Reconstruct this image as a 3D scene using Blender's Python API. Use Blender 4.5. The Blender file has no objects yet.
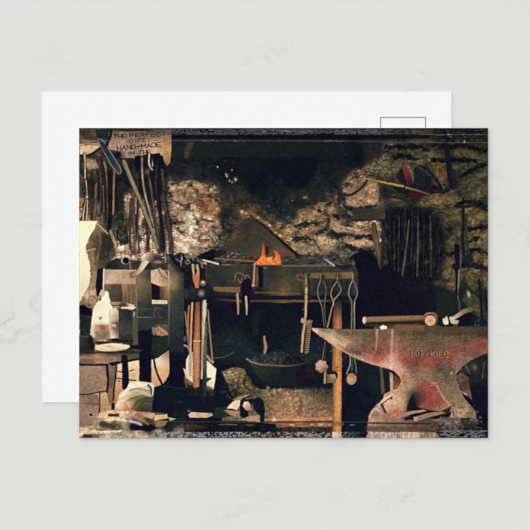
# Two postcards lying on a pale marble top, seen from straight above.
# The upper one carries a printed photograph of an old forge; the print is a real flat
# sheet on the card, divided into the things it pictures.
import bpy, bmesh
import numpy as np, math
# ---- the printed picture, worked out in millimetre-fine cells -------------
X0, Y0, X1, Y1 = 79.0, 128.0, 488.1, 438.0      # the print's edges in frame units
S = 2.0
NW, NH = int(round((X1-X0)*S)), int(round((Y1-Y0)*S))
gx = X0 + (np.arange(NW+1))*(X1-X0)/NW
gy = Y0 + (np.arange(NH+1))*(Y1-Y0)/NH
IMG = np.zeros((NH+1, NW+1, 3), np.float32)
PID = np.zeros((NH+1, NW+1), np.int32)
KEYS = ['stone_wall']
def kid(k):
    # a trailing + starts a further one of that kind; later strokes without it belong to the latest
    b = k.rstrip('+'); same = [i for i, q in enumerate(KEYS) if q.split('#')[0] == b]
    if k.endswith('+') or not same:
        KEYS.append(b+'#%d' % len(same)); return len(KEYS)-1
    return same[-1]
def vnoise(cx, cy, seed, oct=1, shape=None, ox=0, oy=0, sub=None):
    """smooth value noise on the whole grid, cell sizes cx, cy in frame units, about -1..1"""
    out = 0; amp = 1; tot = 0
    for o in range(oct):
        r = np.random.RandomState(seed+o*17)
        a, b = cx/2**o, cy/2**o
        w = int((X1-X0)/a)+4; h = int((Y1-Y0)/b)+4
        g = r.rand(h, w)*2-1
        fx = (gx-X0)/a; fy = (gy-Y0)/b
        ix = fx.astype(int); iy = fy.astype(int)
        tx = fx-ix; ty = fy-iy
        tx = tx*tx*(3-2*tx); ty = ty*ty*(3-2*ty)
        A = g[np.ix_(iy, ix)]; Bq = g[np.ix_(iy, ix+1)]; Cq = g[np.ix_(iy+1, ix)]; D = g[np.ix_(iy+1, ix+1)]
        n = (A*(1-tx)+Bq*tx)*(1-ty)[:, None] + (Cq*(1-tx)+D*tx)*ty[:, None]
        out = out + amp*n; tot += amp*amp; amp *= .7
    return (out/math.sqrt(tot)).astype(np.float32)
GRAIN = vnoise(1.1, 1.1, 5, 1)
MID = vnoise(3.2, 2.6, 9, 2)
BIG = vnoise(13, 8, 21, 3)
VERT = vnoise(1.2, 9, 31, 2)
HORZ = vnoise(9, 1.1, 41, 2)
TEX = dict(g=GRAIN, m=MID, b=BIG, v=VERT, h=HORZ)
def win(x0, y0, x1, y1):
    i0 = max(0, int((x0-X0)*S)-2); i1 = min(NW+1, int((x1-X0)*S)+4)
    j0 = max(0, int((y0-Y0)*S)-2); j1 = min(NH+1, int((y1-Y0)*S)+4)
    return i0, i1, j0, j1
def spline(pts, closed, n=6):
    P_ = [np.array(p, float) for p in pts]; N = len(P_); out = []
    for i in range(N if closed else N-1):
        p0 = P_[(i-1) % N] if closed or i > 0 else P_[0]
        p1 = P_[i]; p2 = P_[(i+1) % N]
        p3 = P_[(i+2) % N] if closed or i+2 < N else P_[-1]
        for k in range(n):
            t = k/n
            out.append(.5*((2*p1)+(-p0+p2)*t+(2*p0-5*p1+4*p2-p3)*t*t+(-p0+3*p1-3*p2+p3)*t**3))
    if not closed: out.append(P_[-1])
    return np.array(out)
def field(pts, xs, ys, sig=None):
    """colours pinned at points, blended smoothly in between"""
    p = np.array([[q[0], q[1]] for q in pts], float); c = np.array([q[2] for q in pts], float)
    if len(pts) == 2 and sig is None:                      # plain run from one to the other
        d = p[1]-p[0]; t = ((xs-p[0, 0])*d[0]+(ys-p[0, 1])*d[1])/(d@d); t = np.clip(t, 0, 1)[..., None]
        return c[0]*(1-t)+c[1]*t
    W = 0; A = 0
    for (x, y), k in zip(p, c):
        d2 = (xs-x)**2+(ys-y)**2
        w = (np.exp(-d2/(2*sig*sig)) if sig else 1/(d2+3)**1.6) + 1e-9/(d2+1)
        W = W+w; A = A+w[..., None]*k
    return A/W[..., None]
def put(part, sl, m, col, tex):
    j0, j1, i0, i1 = sl
    col = np.array(col, np.float32)
    if col.ndim == 1: col = np.broadcast_to(col, m.shape+(3,))
    if tex:
        e = 0
        for ch, am in tex.items(): e = e + am*TEX[ch][j0:j1, i0:i1]
        col = col*np.exp(e)[..., None]
    t = IMG[j0:j1, i0:i1]; t += (col-t)*m[..., None]
    if part:
        q = PID[j0:j1, i0:i1]; q[m > .5] = kid(part)
def P(part, pts, col, f=.7, tex=None, sm=False, a=1., sig=None, rag=0.):
    pts = spline(pts, True) if sm else np.array(pts, float)
    i0, i1, j0, j1 = win(pts[:, 0].min()-f, pts[:, 1].min()-f, pts[:, 0].max()+f, pts[:, 1].max()+f)
    if i1 <= i0 or j1 <= j0: return
    xs, ys = np.meshgrid(gx[i0:i1], gy[j0:j1])
    d2 = np.full(xs.shape, 1e9); ins = np.zeros(xs.shape, bool); N = len(pts)
    for k in range(N):
        x1, y1 = pts[k]; x2, y2 = pts[(k+1) % N]; dx, dy = x2-x1, y2-y1; L2 = dx*dx+dy*dy
        if L2 < 1e-9: continue
        t = np.clip(((xs-x1)*dx+(ys-y1)*dy)/L2, 0, 1)
        d2 = np.minimum(d2, (xs-x1-t*dx)**2+(ys-y1-t*dy)**2)
        if abs(dy) > 1e-9: ins ^= ((y1 > ys) != (y2 > ys)) & (xs < dx*(ys-y1)/dy+x1)
    sd = np.sqrt(d2)*np.where(ins, -1, 1)
    if rag: sd = sd+rag*MID[j0:j1, i0:i1]
    m = np.clip(.5-sd/f, 0, 1); m = m*m*(3-2*m)*a
    if isinstance(col, list): col = field(col, xs, ys, sig)
    put(part, (j0, j1, i0, i1), m, col, tex)
def L(part, pts, w, col, f=.6, tex=None, sm=True, a=1., prof=0., off=0., rag=0.):
    """a tapered stroke; prof darkens it towards its sides, off moves the bright crest"""
    pts = np.array(pts, float); 
    ws = np.array(w if isinstance(w, (list, tuple)) else [w, w], float)/2
    if sm and len(pts) > 2: pts = spline(pts, False)
    R = ws.max()+f
    i0, i1, j0, j1 = win(pts[:, 0].min()-R, pts[:, 1].min()-R, pts[:, 0].max()+R, pts[:, 1].max()+R)
    if i1 <= i0 or j1 <= j0: return
    xs, ys = np.meshgrid(gx[i0:i1], gy[j0:j1])
    seg = np.hypot(*np.diff(pts, axis=0).T); tot = seg.sum(); acc = 0
    best = np.full(xs.shape, 1e9); U = np.zeros(xs.shape); Sg = np.zeros(xs.shape)
    for k in range(len(pts)-1):
        (x1, y1), (x2, y2) = pts[k], pts[k+1]; dx, dy = x2-x1, y2-y1; L2 = dx*dx+dy*dy
        if L2 < 1e-9: continue
        t = np.clip(((xs-x1)*dx+(ys-y1)*dy)/L2, 0, 1)
        d = np.hypot(xs-x1-t*dx, ys-y1-t*dy); u = (acc+t*seg[k])/tot
        b = d < best; best[b] = d[b]; U[b] = u[b]
        s = (dx*(ys-y1)-dy*(xs-x1)); Sg[b] = np.sign(s[b]); acc += seg[k]
    wu = np.interp(U, np.linspace(0, 1, len(ws)), ws)
    if rag: best = np.maximum(best+rag*MID[j0:j1, i0:i1], 0)
    m = np.clip(.5-(best-wu)/f, 0, 1)*a
    if isinstance(col, list):
        c = np.array(col, float); g = np.linspace(0, 1, len(c))
        col = np.stack([np.interp(U, g, c[:, q]) for q in range(3)], -1)
    else: col = np.broadcast_to(np.array(col, float), xs.shape+(3,))
    if prof: col = col*np.clip(1-prof*((Sg*best/np.maximum(wu, .3))-off)**2, .12, 1)[..., None]
    put(part, (j0, j1, i0, i1), m, col, tex)
def B(x, y, rx, ry, col, a=1., ang=0., part=None, tex=None, k=1.):
    R = max(rx, ry)*2.2; i0, i1, j0, j1 = win(x-R, y-R, x+R, y+R)
    if i1 <= i0 or j1 <= j0: return
    xs, ys = np.meshgrid(gx[i0:i1], gy[j0:j1]); c, s = math.cos(math.radians(ang)), math.sin(math.radians(ang))
    u = ((xs-x)*c+(ys-y)*s)/rx; v = (-(xs-x)*s+(ys-y)*c)/ry
    m = a*np.exp(-(u*u+v*v)**k); put(part, (j0, j1, i0, i1), m, col, tex)
def E(part, x, y, rx, ry, col, f=.7, ang=0., tex=None, a=1.):
    c, s = math.cos(math.radians(ang)), math.sin(math.radians(ang))
    P(part, [(x+rx*math.cos(t)*c-ry*math.sin(t)*s, y+rx*math.cos(t)*s+ry*math.sin(t)*c) for t in np.linspace(0, 2*math.pi, 22)[:-1]], col, f, tex, a=a)
def specks(n, x0, y0, x1, y1, cols, seed, r=(.3, .9), a=.8, asp=1.4):
    q = np.random.RandomState(seed)
    for _ in range(n):
        B(q.uniform(x0, x1), q.uniform(y0, y1), q.uniform(*r)*asp, q.uniform(*r), cols[q.randint(len(cols))], a*q.uniform(.5, 1), q.uniform(-30, 30))
GL = {'T': [[(0,0),(1,0)],[(.5,0),(.5,1)]], 'H': [[(0,0),(0,1)],[(1,0),(1,1)],[(0,.5),(1,.5)]],
 'E': [[(1,0),(0,0),(0,1),(1,1)],[(0,.5),(.85,.5)]], 'P': [[(0,1),(0,0),(.8,0),(1,.25),(.8,.52),(0,.52)]],
 'R': [[(0,1),(0,0),(.8,0),(1,.25),(.8,.5),(0,.5)],[(.5,.5),(1,1)]], 'F': [[(1,0),(0,0),(0,1)],[(0,.5),(.8,.5)]],
 'C': [[(1,.15),(.75,0),(.2,0),(0,.3),(0,.7),(.2,1),(.75,1),(1,.85)]], 'G': [[(1,.15),(.75,0),(.2,0),(0,.3),(0,.7),(.2,1),(.8,1),(1,.8),(1,.55),(.6,.55)]],
 'I': [[(.5,0),(.5,1)]], 'A': [[(0,1),(.5,0),(1,1)],[(.2,.65),(.8,.65)]], 'N': [[(0,1),(0,0),(1,1),(1,0)]],
 'D': [[(0,0),(0,1),(.7,1),(1,.7),(1,.3),(.7,0),(0,0)]], '-': [[(.1,.5),(.9,.5)]], 'M': [[(0,1),(0,0),(.5,.6),(1,0),(1,1)]],
 '1': [[(.3,.15),(.5,0),(.5,1)]], '0': [[(.25,0),(.75,0),(1,.3),(1,.7),(.75,1),(.25,1),(0,.7),(0,.3),(.25,0)]],
 'O': [[(.25,0),(.75,0),(1,.3),(1,.7),(.75,1),(.25,1),(0,.7),(0,.3),(.25,0)]],
 '2': [[(0,.2),(.25,0),(.75,0),(1,.25),(.9,.5),(0,1),(1,1)]], 'K': [[(0,0),(0,1)],[(1,0),(.1,.5),(1,1)]],
 'L': [[(0,0),(0,1),(1,1)]], ' ': []}
def text(part, s, x, y, cw, gap, h, ang, col, w, a=1., f=.5, slant=0):
    c, sn = math.cos(math.radians(ang)), math.sin(math.radians(ang)); cx = 0
    for ch in s:
        ww = cw*(.45 if ch == 'I' or ch == '1' else 1.15 if ch == 'M' else 1)
        for st in GL[ch]:
            q = [(cx+p[0]*ww+slant*(1-p[1])*h, p[1]*h) for p in st]
            L(part, [(x+u*c-v*sn, y+u*sn+v*c) for u, v in q], w, col, f, sm=False, a=a)
        cx += ww+gap
NAVY = (24, 23, 34); DK = (26, 28, 34)
def paint():
    xs, ys = np.meshgrid(gx, gy)
    base = [(85,170,(70,58,48)),(90,205,(70,58,45)),(84,215,(150,120,92)),(110,205,(50,42,38)),(128,205,(140,112,88)),(120,222,(70,66,56)),(135,240,(175,148,122)),
     (150,222,(150,122,95)),(146,185,(40,38,42)),(155,170,(35,34,42)),(160,215,(165,135,108)),(150,240,(150,122,98)),(172,190,(150,118,90)),(172,205,(165,130,102)),(175,222,(150,120,92)),(172,240,(190,160,132)),
     (190,190,(138,110,82)),(187,205,(130,108,84)),(189,222,(215,190,160)),(186,240,(205,175,148)),(205,195,(128,100,72)),(205,208,(135,98,66)),(205,225,(150,122,92)),(203,236,(160,135,108)),
     (218,200,(90,75,56)),(220,225,(108,96,72)),(215,245,(120,106,82)),(228,238,(70,64,52)),(228,215,(46,48,42)),(228,192,(34,42,42)),(178,175,(35,36,42)),(195,176,(40,42,42)),(205,170,(30,34,38)),
     (240,205,(58,50,42)),(250,213,(95,76,52)),(265,222,(70,58,44)),(280,235,(120,94,62)),(292,238,(120,105,75)),(298,252,(120,105,80)),
     (190,150,(28,30,36)),(250,155,(24,27,32)),(300,155,(22,26,32)),(350,152,(24,27,34)),(378,148,(36,37,38)),(230,175,(23,27,32)),(260,185,(22,25,32)),(300,180,(21,24,32)),(262,204,(30,38,40)),(285,212,(34,42,42)),
     (272,195,(26,32,36)),(318,190,(38,44,42)),(338,172,(30,33,35)),(325,200,(44,48,44)),(300,200,(44,46,42)),(306,216,(92,80,60)),(300,230,(105,90,66)),(315,222,(140,112,82)),(330,208,(135,108,78)),(328,220,(130,104,76)),
     (313,234,(130,108,82)),(300,246,(130,110,84)),(322,245,(150,124,94)),(340,228,(135,110,84)),(350,236,(120,100,78)),(338,245,(78,74,62)),(346,252,(70,70,58)),(360,243,(140,112,84)),(362,234,(130,104,80)),(362,250,(70,70,56)),
     (345,215,(54,56,50)),(345,200,(92,76,58)),(352,186,(110,88,64)),(362,195,(140,110,82)),(372,190,(148,116,86)),(372,202,(130,104,78)),(352,203,(125,98,74)),(388,165,(92,84,58)),(385,175,(80,75,55)),
     (382,188,(36,38,40)),(395,152,(52,50,42)),(418,150,(72,66,48)),(412,158,(85,74,54)),(430,165,(82,72,50)),(400,198,(80,72,54)),(395,210,(34,36,40)),(420,203,(75,68,50)),(432,160,(60,56,44)),
     (440,176,(112,88,56)),(445,200,(128,100,70)),(455,203,(120,96,68)),(455,212,(110,90,62)),(462,150,(54,54,40)),(475,158,(88,80,56)),(468,152,(74,68,46)),(482,150,(52,52,40)),(470,172,(62,60,46)),(482,180,(80,74,54)),
     (462,190,(74,72,52)),(475,195,(82,76,54)),(485,200,(70,66,48)),(470,215,(108,90,60)),(482,218,(112,92,62)),(455,232,(98,84,56)),(475,240,(112,94,64)),(484,250,(122,100,68)),(450,243,(110,92,60)),(452,265,(96,84,58)),(450,280,(128,104,70)),
     (475,262,(110,94,64)),(470,280,(112,92,62)),(484,285,(120,98,66)),(478,305,(74,68,50)),(475,318,(86,74,52)),(460,300,(40,42,38)),(440,290,(34,36,38)),(436,282,(50,50,44)),(425,220,(30,30,38)),(410,240,(26,26,34)),(400,290,(25,23,33)),
     (445,315,(36,42,36)),(430,305,(28,32,34)),(380,300,(25,23,33)),(350,300,(24,23,33)),(300,330,(26,28,36)),(250,320,(24,25,34)),(220,320,(24,25,34)),(220,345,(30,40,42)),(290,350,(24,30,36)),(240,370,(26,28,36)),
     (150,300,(60,58,52)),(150,340,(25,28,36)),(150,400,(26,30,38)),(220,400,(28,30,36)),(100,400,(150,120,96)),(120,380,(180,145,115)),(350,400,(24,24,36)),(372,380,(26,34,40)),(478,380,(24,26,38)),(484,410,(22,22,34))]
    col = field(base, xs, ys, 6.0)
    W = np.ones(xs.shape)*.0
    q1 = vnoise(8, 4.5, 61, 3); q2 = vnoise(5, 3.4, 71, 2); q3 = vnoise(2.2, 1.8, 81, 2)
    joint = -.8*np.exp(-(q1/.11)**2)-.4*np.exp(-(q2/.11)**2)-.1*np.exp(-(q3/.15)**2)
    e = .09*q3+.22*q2+.24*BIG+.08*GRAIN+joint+.27
    lum = col.mean(-1); e = e*np.clip((lum-18)/60, .15, 1.05)
    e = e*(1-.4*np.clip((xs-385)/30,0,1)); left = .8*np.clip((172-xs)/14, 0, 1)*np.clip((xs-79)/2, 0, 1)*np.clip((258-ys)/8, 0, 1)
    e = e+left*(.45*VERT-.1)
    IMG[:] = col*np.exp(e)[..., None]
    # recesses between the stones
    q4 = vnoise(15, 6.5, 311, 3); q5 = vnoise(6, 4, 331, 3)
    st = .45+.2*np.exp(-((xs-330)/50)**2)-.15*np.clip((xs-400)/40,0,1)-.12*np.clip((250-xs)/60,0,1); st = st*np.clip((lum-30)/30, 0, 1)
    t = np.clip((q4*.75+q5*.55-.0)*1.7, 0, 1); t = (t*t*(3-2*t)*st)[..., None]
    IMG[:] = IMG*(1-t)+np.array([27, 31, 34], np.float32)*t
    t2 = np.clip((-q4*.6-q5*.6-.2)*1.5, 0, .5)[..., None]*np.clip((lum-40)/40, 0, 1)[..., None]
    IMG[:] = IMG*(1+.5*t2*np.array([1.1, 1, .85]))
    PID[:] = 0
    # ---- stones: dark joints and bright faces
    def crack(pts, w=2, c=(28,30,34), a=.85, f=1.6): L(None, pts, [w*1.,w*1.7,w*1.2,w*1.9,w*.9], c, f, {'m': .3}, True, a, rag=1.5)
    TEX['c'] = (-.9*np.exp(-(q2/.1)**2)-.6*np.exp(-(q3/.13)**2)+.45*q3+.3)*.6
    def stone(pts, c, f=3., a=.85): P(None, pts, c, f, {'m': .3, 'g': .1, 'b': .3, 'c': .45}, True, a, rag=2.)
    for pts, c in [([(314,206),(330,202),(335,209),(329,216),(318,212)],(150,118,84)),([(298,212),(317,209),(321,220),(311,227),(296,224)],(140,112,84)),([(300,232),(317,229),(326,223),(323,231),(306,240)],(136,112,84)),
      ([(330,218),(341,215),(343,230),(333,229)],(156,126,96)),([(315,238),(324,235),(335,243),(335,251),(322,253),(316,247)],(172,142,108)),([(291,246),(300,242),(311,249),(305,255),(294,253)],(172,144,110)),
      ([(339,191),(352,184),(364,176),(367,182),(357,190),(344,194)],(140,112,84)),([(338,202),(352,197),(364,187),(377,185),(379,198),(372,206),(352,207.5)],(158,126,96)),([(338,223),(350,226),(362,230),(373,231),(368,235.5),(352,235),(338,231)],(184,150,118)),
      ([(344,240),(358,238.5),(375,242),(370,246.5),(350,247)],(164,132,102)),([(346,248),(372,249),(362,252),(352,257),(344,256)],(92,92,70)),([(380,166),(392,160),(404,160),(400,170),(390,178),(382,174)],(92,88,66)),
      ([(384,143),(420,142),(436,146),(430,158),(400,156),(386,152)],(72,66,50)),([(404,160),(430,152),(440,156),(440,160),(424,164),(410,163)],(100,90,66)),([(432,163),(442,164),(446,178),(440,180),(430,172)],(122,94,58)),
      ([(454,150),(466,148),(480,153),(487,153),(487,160),(474,158),(456,158)],(96,88,62)),([(452,164),(470,163),(482,162),(468,172),(456,176)],(78,76,54)),([(458,182),(472,178),(487,170),(487,200),(470,200),(458,194)],(84,80,58)),
      ([(470,210),(484,209),(487,222),(478,227),(466,224)],(112,94,64)),([(424,199),(442,196),(456,200),(452,206),(436,205),(426,204)],(134,104,74)),([(440,208),(452,207),(460,214),(458,222),(450,218)],(106,90,62)),([(446,237),(456,236),(456,250),(446,252)],(112,92,62)),
      ([(446,255),(455,256),(454,286),(446,285)],(116,94,64)),([(472,231),(487,229),(487,251),(476,249),(468,244)],(114,94,66)),([(472,256),(487,258),(487,266),(472,264)],(108,92,64)),([(464,270),(472,270),(474,286),(470,290),(465,280)],(118,94,68)),([(476,270),(487,272),(487,290),(480,280)],(116,96,66)),
      ([(174,186),(190,180),(202,186),(200,196),(186,202),(172,198)],(158,126,96)),([(176,204),(188,208),(184,213),(172,212)],(176,140,112)),([(184,212),(196,208),(200,222),(198,236),(190,238),(184,226)],(222,196,164)),([(203,202),(220,198),(222,208),(214,215),(202,214)],(146,102,70)),
      ([(200,216),(216,216),(222,230),(212,238),(200,234)],(166,138,108)),([(172,238),(190,234),(200,242),(196,252),(176,252)],(206,178,148)),([(160,182),(170,180),(168,196),(162,192)],(34,34,40))]: stone(pts, c)
    B(228,214,5,9,(32,38,36),.85,20); B(222,207,3,5,(36,38,36),.5)
    cr = [[(168,192),(174,200),(181,205),(186,210)],[(184,206),(192,203),(199,200)],[(184,208),(190,208)],[(166,216),(174,222),(183,222)],[(186,183),(194,188),(198,193)],[(199,222),(207,220),(215,222)],[(176,228),(185,236)],
     [(208,190),(212,198),(222,204)],[(219,205),(226,215),(222,225),(232,232)],[(170,184),(180,182)],[(194,238),(204,242),(212,238)],[(213,228),(220,240),(216,248)],[(192,215),(198,222),(196,230)]]
    for c in cr: crack(c, 1.5, (46,42,40), .75, 1.4)
    for c in [[(330,202),(326,212),(322,215)],[(319,211),(326,212),(329,220),(325,228),(318,234)],[(296,226),(306,224),(316,222),(322,228)],[(332,232),(340,236),(348,232),(356,236)],[(334,214),(342,222),(350,226)],
      [(340,195),(346,206),(356,209),(368,208),(376,205)],[(292,240),(304,238),(312,240)],[(314,240),(320,250)],[(346,244),(356,250),(370,250)],[(356,238),(366,236),(374,240)],[(336,186),(342,196),(336,206)]]: crack(c, 3, (30,34,36), .92, 1.6)
    for c in [[(432,144),(442,146),(452,148),(462,145),(472,148),(480,151),(488,151)],[(432,160),(444,160),(458,160),(468,160),(476,162)],[(462,176),(472,170),(480,166),(488,166)],[(390,158),(404,156),(418,160)],[(384,146),(400,147),(414,146),(430,150)],
      [(458,204),(466,202),(476,204),(488,206)],[(464,228),(474,229),(488,226)],[(466,252),(478,250),(488,254)],[(454,266),(468,265),(480,267),(488,269)],[(480,205),(486,209)],[(444,226),(452,232)],[(470,240),(478,238)],[(440,254),(452,254),(460,250)],[(430,190),(440,186),(448,190)]]:
        crack(c, 2.8, (24,27,34), .92, 1.7)
    B(189,222,5,8,(238,214,180),.6,20,tex={'m':.25}); B(186,215,6,5,(222,190,160),.5,tex={'m':.3}); B(185,241,8,5,(228,200,176),.6,tex={'m':.3}); B(197,200,6,4,(190,150,118),.5,tex={'m':.3})
    B(177,198,6,4,(205,165,138),.6,10,tex={'m':.25}); B(174,208,6,3,(190,150,120),.5,30,tex={'m':.25}); B(207,206,9,5,(150,100,66),.6,-10,tex={'m':.2}); B(157,222,4,6,(215,190,165),.6,tex={'m':.3})
    B(316,218,7,3.4,(178,142,106),.8,-8,tex={'m':.25}); B(330,209,5,5,(172,136,98),.8,tex={'m':.25}); B(318,228,8,2.6,(172,138,106),.8,-20,tex={'m':.3}); B(324,246,9,5,(180,148,114),.7,10,tex={'m':.25}); B(300,249,8,4,(160,136,102),.7,tex={'m':.3})
    B(338,224,7,3.5,(170,136,106),.8,tex={'m':.25}); B(346,231,10,1.8,(178,142,112),.9,8,tex={'m':.2}); B(362,243,12,2.2,(172,136,108),.9,8,tex={'m':.3}); B(360,233,9,2,(150,116,90),.7,tex={'m':.3})
    B(352,204,7,2.2,(172,138,112),.9,4,tex={'m':.2}); B(350,190,8,2,(150,120,90),.8,-8,tex={'m':.2}); B(372,188,6,7,(166,130,98),.7,20,tex={'m':.3}); B(358,198,12,2.5,(160,126,94),.7,tex={'m':.4}); B(329,194,4,2,(140,112,86),.8,20); B(305,197.5,2.4,1.4,(170,150,128),.8)
    B(445,199,12,2.8,(160,124,86),.75,-3,tex={'m':.3}); B(440,174,8,3.4,(134,102,62),.7,18,tex={'m':.2}); B(450,212,7,3,(130,104,72),.7,tex={'m':.3}); B(474,217,8,7,(122,102,70),.6,tex={'m':.3}); B(471,153,10,3,(106,88,60),.6,12,tex={'m':.2})
    B(484,248,5,6,(146,118,82),.6,tex={'m':.3}); B(450,280,4,9,(146,118,80),.7,tex={'m':.3}); B(450,243,5,5,(136,112,74),.6,tex={'m':.3}); B(424,204,6,2.6,(120,104,76),.8,tex={'m':.5})
    specks(90, 292,205,350,256,[(170,140,108),(60,58,48),(44,44,42)],3,(.5,1.2),.45)
    specks(100,166,182,232,250,[(190,160,130),(70,58,48),(80,64,50)],4,(.7,1.8),.3)
    specks(60, 340,180,380,250,[(180,146,112),(60,58,50)],6,(.5,1.2),.5)
    specks(80, 432,190,487,300,[(120,100,70),(50,52,44),(30,34,36)],7,(.6,1.6),.45)
    specks(60, 236,196,300,226,[(60,70,68),(84,80,62),(110,92,68)],8,(.4,1.0),.45)
    specks(50, 176,160,240,200,[(60,66,60),(90,78,60)],10,(.4,1.0),.35)
    dim = 1.03-.2*np.clip((xs-385)/25, 0, 1)-.08*np.exp(-((xs-330)/45)**2)-.1*np.exp(-((xs-200)/40)**2)
    IMG[:] = IMG*dim[..., None]*(1-np.clip((xs-385)/25, 0, 1)[..., None]*np.array([.06, 0, .02]))
    for x,y,rx,ry,c,a in [(178,190,6,3,(176,144,112),.5),(192,193,5,3,(150,118,88),.5),(205,192,6,3,(124,98,72),.5),(176,210,5,3,(170,134,108),.5),(193,228,5,5,(238,216,186),.5),(206,228,7,4,(180,150,120),.5),(170,244,5,4,(196,170,142),.5),(180,248,9,3,(220,196,166),.45),(206,244,8,3,(150,128,98),.5)]: B(x,y,rx,ry,c,a,tex={'m':.35,'c':.5})
    for x,y,rx,ry,a in [(186,210,8,1.8,.6),(172,223,6,2,.6),(199,201,4,1.6,.5),(214,229,3,6,.5),(224,226,5,8,.6),(220,200,5,4,.4),(232,232,5,5,.5),(166,206,3,8,.5),(168,232,3,6,.5),(225,244,7,5,.6),(338,236,9,2,.7),(332,196,5,8,.6),(345,216,9,2.4,.6),(384,196,5,12,.8),(372,212,8,3,.5),(392,180,7,6,.6),(338,182,8,5,.6),(326,186,12,5,.5),(300,204,12,5,.5),(295,214,4,8,.5),(452,228,5,6,.6),(444,246,3,14,.7),(464,246,4,8,.5),(450,182,5,5,.6),(478,206,8,3,.6),(440,214,6,3,.6),(428,186,8,4,.5),(460,132,20,3,.5),(472,143,14,2,.5)]: B(x,y,rx,ry,(28,29,34),a,tex={'m':.3})
    # top gloom and the beam
    K = 'beam'
    P(K, [(170,136),(348,136),(349,156),(300,157),(172,157)], [(170,145,(34,40,38)),(348,148,(28,33,34))], 3, {'g':.08})
    P(None, [(188,142),(194,142),(191,150),(188,159),(184,158),(184,150)], (70,66,46), 2.5, {'g':.1}, a=.85)
    for x, y, r in [(217.5,167,.8),(227,176,1.2),(229.5,180.5,.9),(235.5,179.5,1.6),(232,182,.8),(214.5,187,1.1),(232,170,.7),(226,174,.8)]: B(x,y,r,r*1.2,(205,178,140),.95)
    specks(14, 205,160,260,185,[(60,66,60)],11,(.4,.8),.5)
    # ---- sign, top left
    K = 'printed_sign'
    P(K, [(105,129),(171,129),(171.5,150),(170,163),(167,166),(163,160),(160,153),(146,154),(136,158),(121,158),(120.5,152),(109,149),(108.5,141),(110,138)],
      [(112,133,(112,92,74)),(130,132,(120,100,82)),(150,133,(96,80,66)),(167,134,(128,100,74)),(112,141,(160,132,112)),(130,140,(142,116,96)),(150,140,(160,130,106)),(166,142,(176,136,94)),(112,146,(202,168,146)),
       (125,148,(176,146,126)),(135,148,(150,124,106)),(150,149,(212,174,144)),(160,150,(222,180,140)),(166,155,(196,150,104)),(150,156,(200,164,136)),(126,156,(160,134,114)),(169,160,(150,110,70))], .9, {'m':.09,'h':.06}, sig=5)
    P(None, [(100,126),(172,126),(172,130),(150,131.5),(104,131)], (50,44,40), 1.6, {'h':.4})
    B(112.5,145,1.2,2.2,(160,90,76),.5)
    T = (40,34,38)
    text(K, 'THE', 113.6, 134.6, 3.3, 1.3, 3.8, -2, T, .85, .95)
    text(K, 'PERFECT', 130, 133.6, 3.6, 1.7, 3.6, -2, T, .85, .95)
    text(K, 'GIFT', 129.6, 139.6, 3.4, 1.4, 3.6, -4, T, .85, .95)
    text(K, 'HAND-MADE', 117.0, 146.2, 3.8, 1.1, 4.1, -5, T, .9, 1.)
    text(K, 'IN', 128.2, 151.6, 3.2, 1.1, 3.8, -5, T, .85, .95); text(K, 'THE', 138.8, 150.8, 3.1, 1.2, 3.8, -5, T, .85, .95)
    # ---- upper left corner
    K = 'timber_board'
    P(K, [(79,129),(99,129),(105,140),(101,149),(92,153),(79,155)], [(84,132,(58,52,44)),(92,137,(112,96,78)),(84,141,(120,98,76)),(96,143,(126,100,76)),(86,149,(196,160,128)),(96,147,(206,172,138)),(80,153,(150,118,90))], 1, {'h':.18,'m':.1}, sig=4)
    L(None, [(79,141),(86,144),(100,141)], 1, (60,50,44), 1); L(None, [(79,144.6),(90,143.6),(100,144.4)], 1, (205,180,150), 1, a=.7)
    P(None, [(80,146.5),(90,145.4),(98,145.6),(100,148),(96,151.5),(88,154.4),(80,154.4)], [(84,150,(226,190,158)),(97,148,(206,170,140))], 1.2, {'m':.12}); P(None, [(79,129),(100,129),(104,136),(98,141),(88,140),(79,137)], (62,52,44), 2.4, {'m':.35}, a=.7)
    L(None, [(79,156),(88,155.5),(96,151),(103,146.5)], 2.4, (30,30,32), 1.4)
    P(None, [(85,158),(96,160),(99,168),(90,170),(84,164)], (182,152,120), 3, {'m':.2}, a=.8)
    P(None, [(79,154),(87,156),(82,160),(90,172),(84,178),(79,176)], (44,48,40), 2, {'m':.3}, a=.7)
    B(86,164,3,6,(206,176,140),.6)
    B(108,168,5,12,(38,42,40),.8,-10); B(125,175,6,14,(28,30,36),.85,-15); B(101,176,4,10,(40,36,38),.7); B(118,155,5,4,(24,24,34),.95); B(124,163,5,4,(40,52,48),.8)
    P(None, [(112,176),(130,176),(131,192),(124,196),(122,214),(110,216)], (24,26,34), 4, {'m':.2}, a=.8)
    P(None, [(138,160),(162,158),(168,176),(160,196),(150,206),(140,192)], (28,28,36), 4, {'m':.3}, a=.85)
    P(None, [(79,178),(110,176),(110,198),(90,196),(84,190)], (46,42,40), 4, {'v':.4}, a=.75)
    P(None, [(108,184),(122,184),(126,214),(122,226),(110,228)], (32,34,36), 4, {'v':.4}, a=.8)
    specks(60,110,208,130,228,[(96,88,68),(30,34,34),(130,112,90)],33,(.5,1.4),.6); specks(80,79,196,112,222,[(180,150,118),(60,46,38),(40,34,34)],34,(.5,1.3),.5,.6)
    specks(60,128,190,166,254,[(200,170,145),(60,48,44),(90,74,62)],36,(.5,1.4),.5,.7)
    L(None,[(79,174),(84,180),(87,187)],1.2,(120,92,66),1)
    P('shelf_plank', [(79,198),(88,198.5),(88,203),(79,204)], (146,108,72), 1, {'h':.1})
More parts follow.
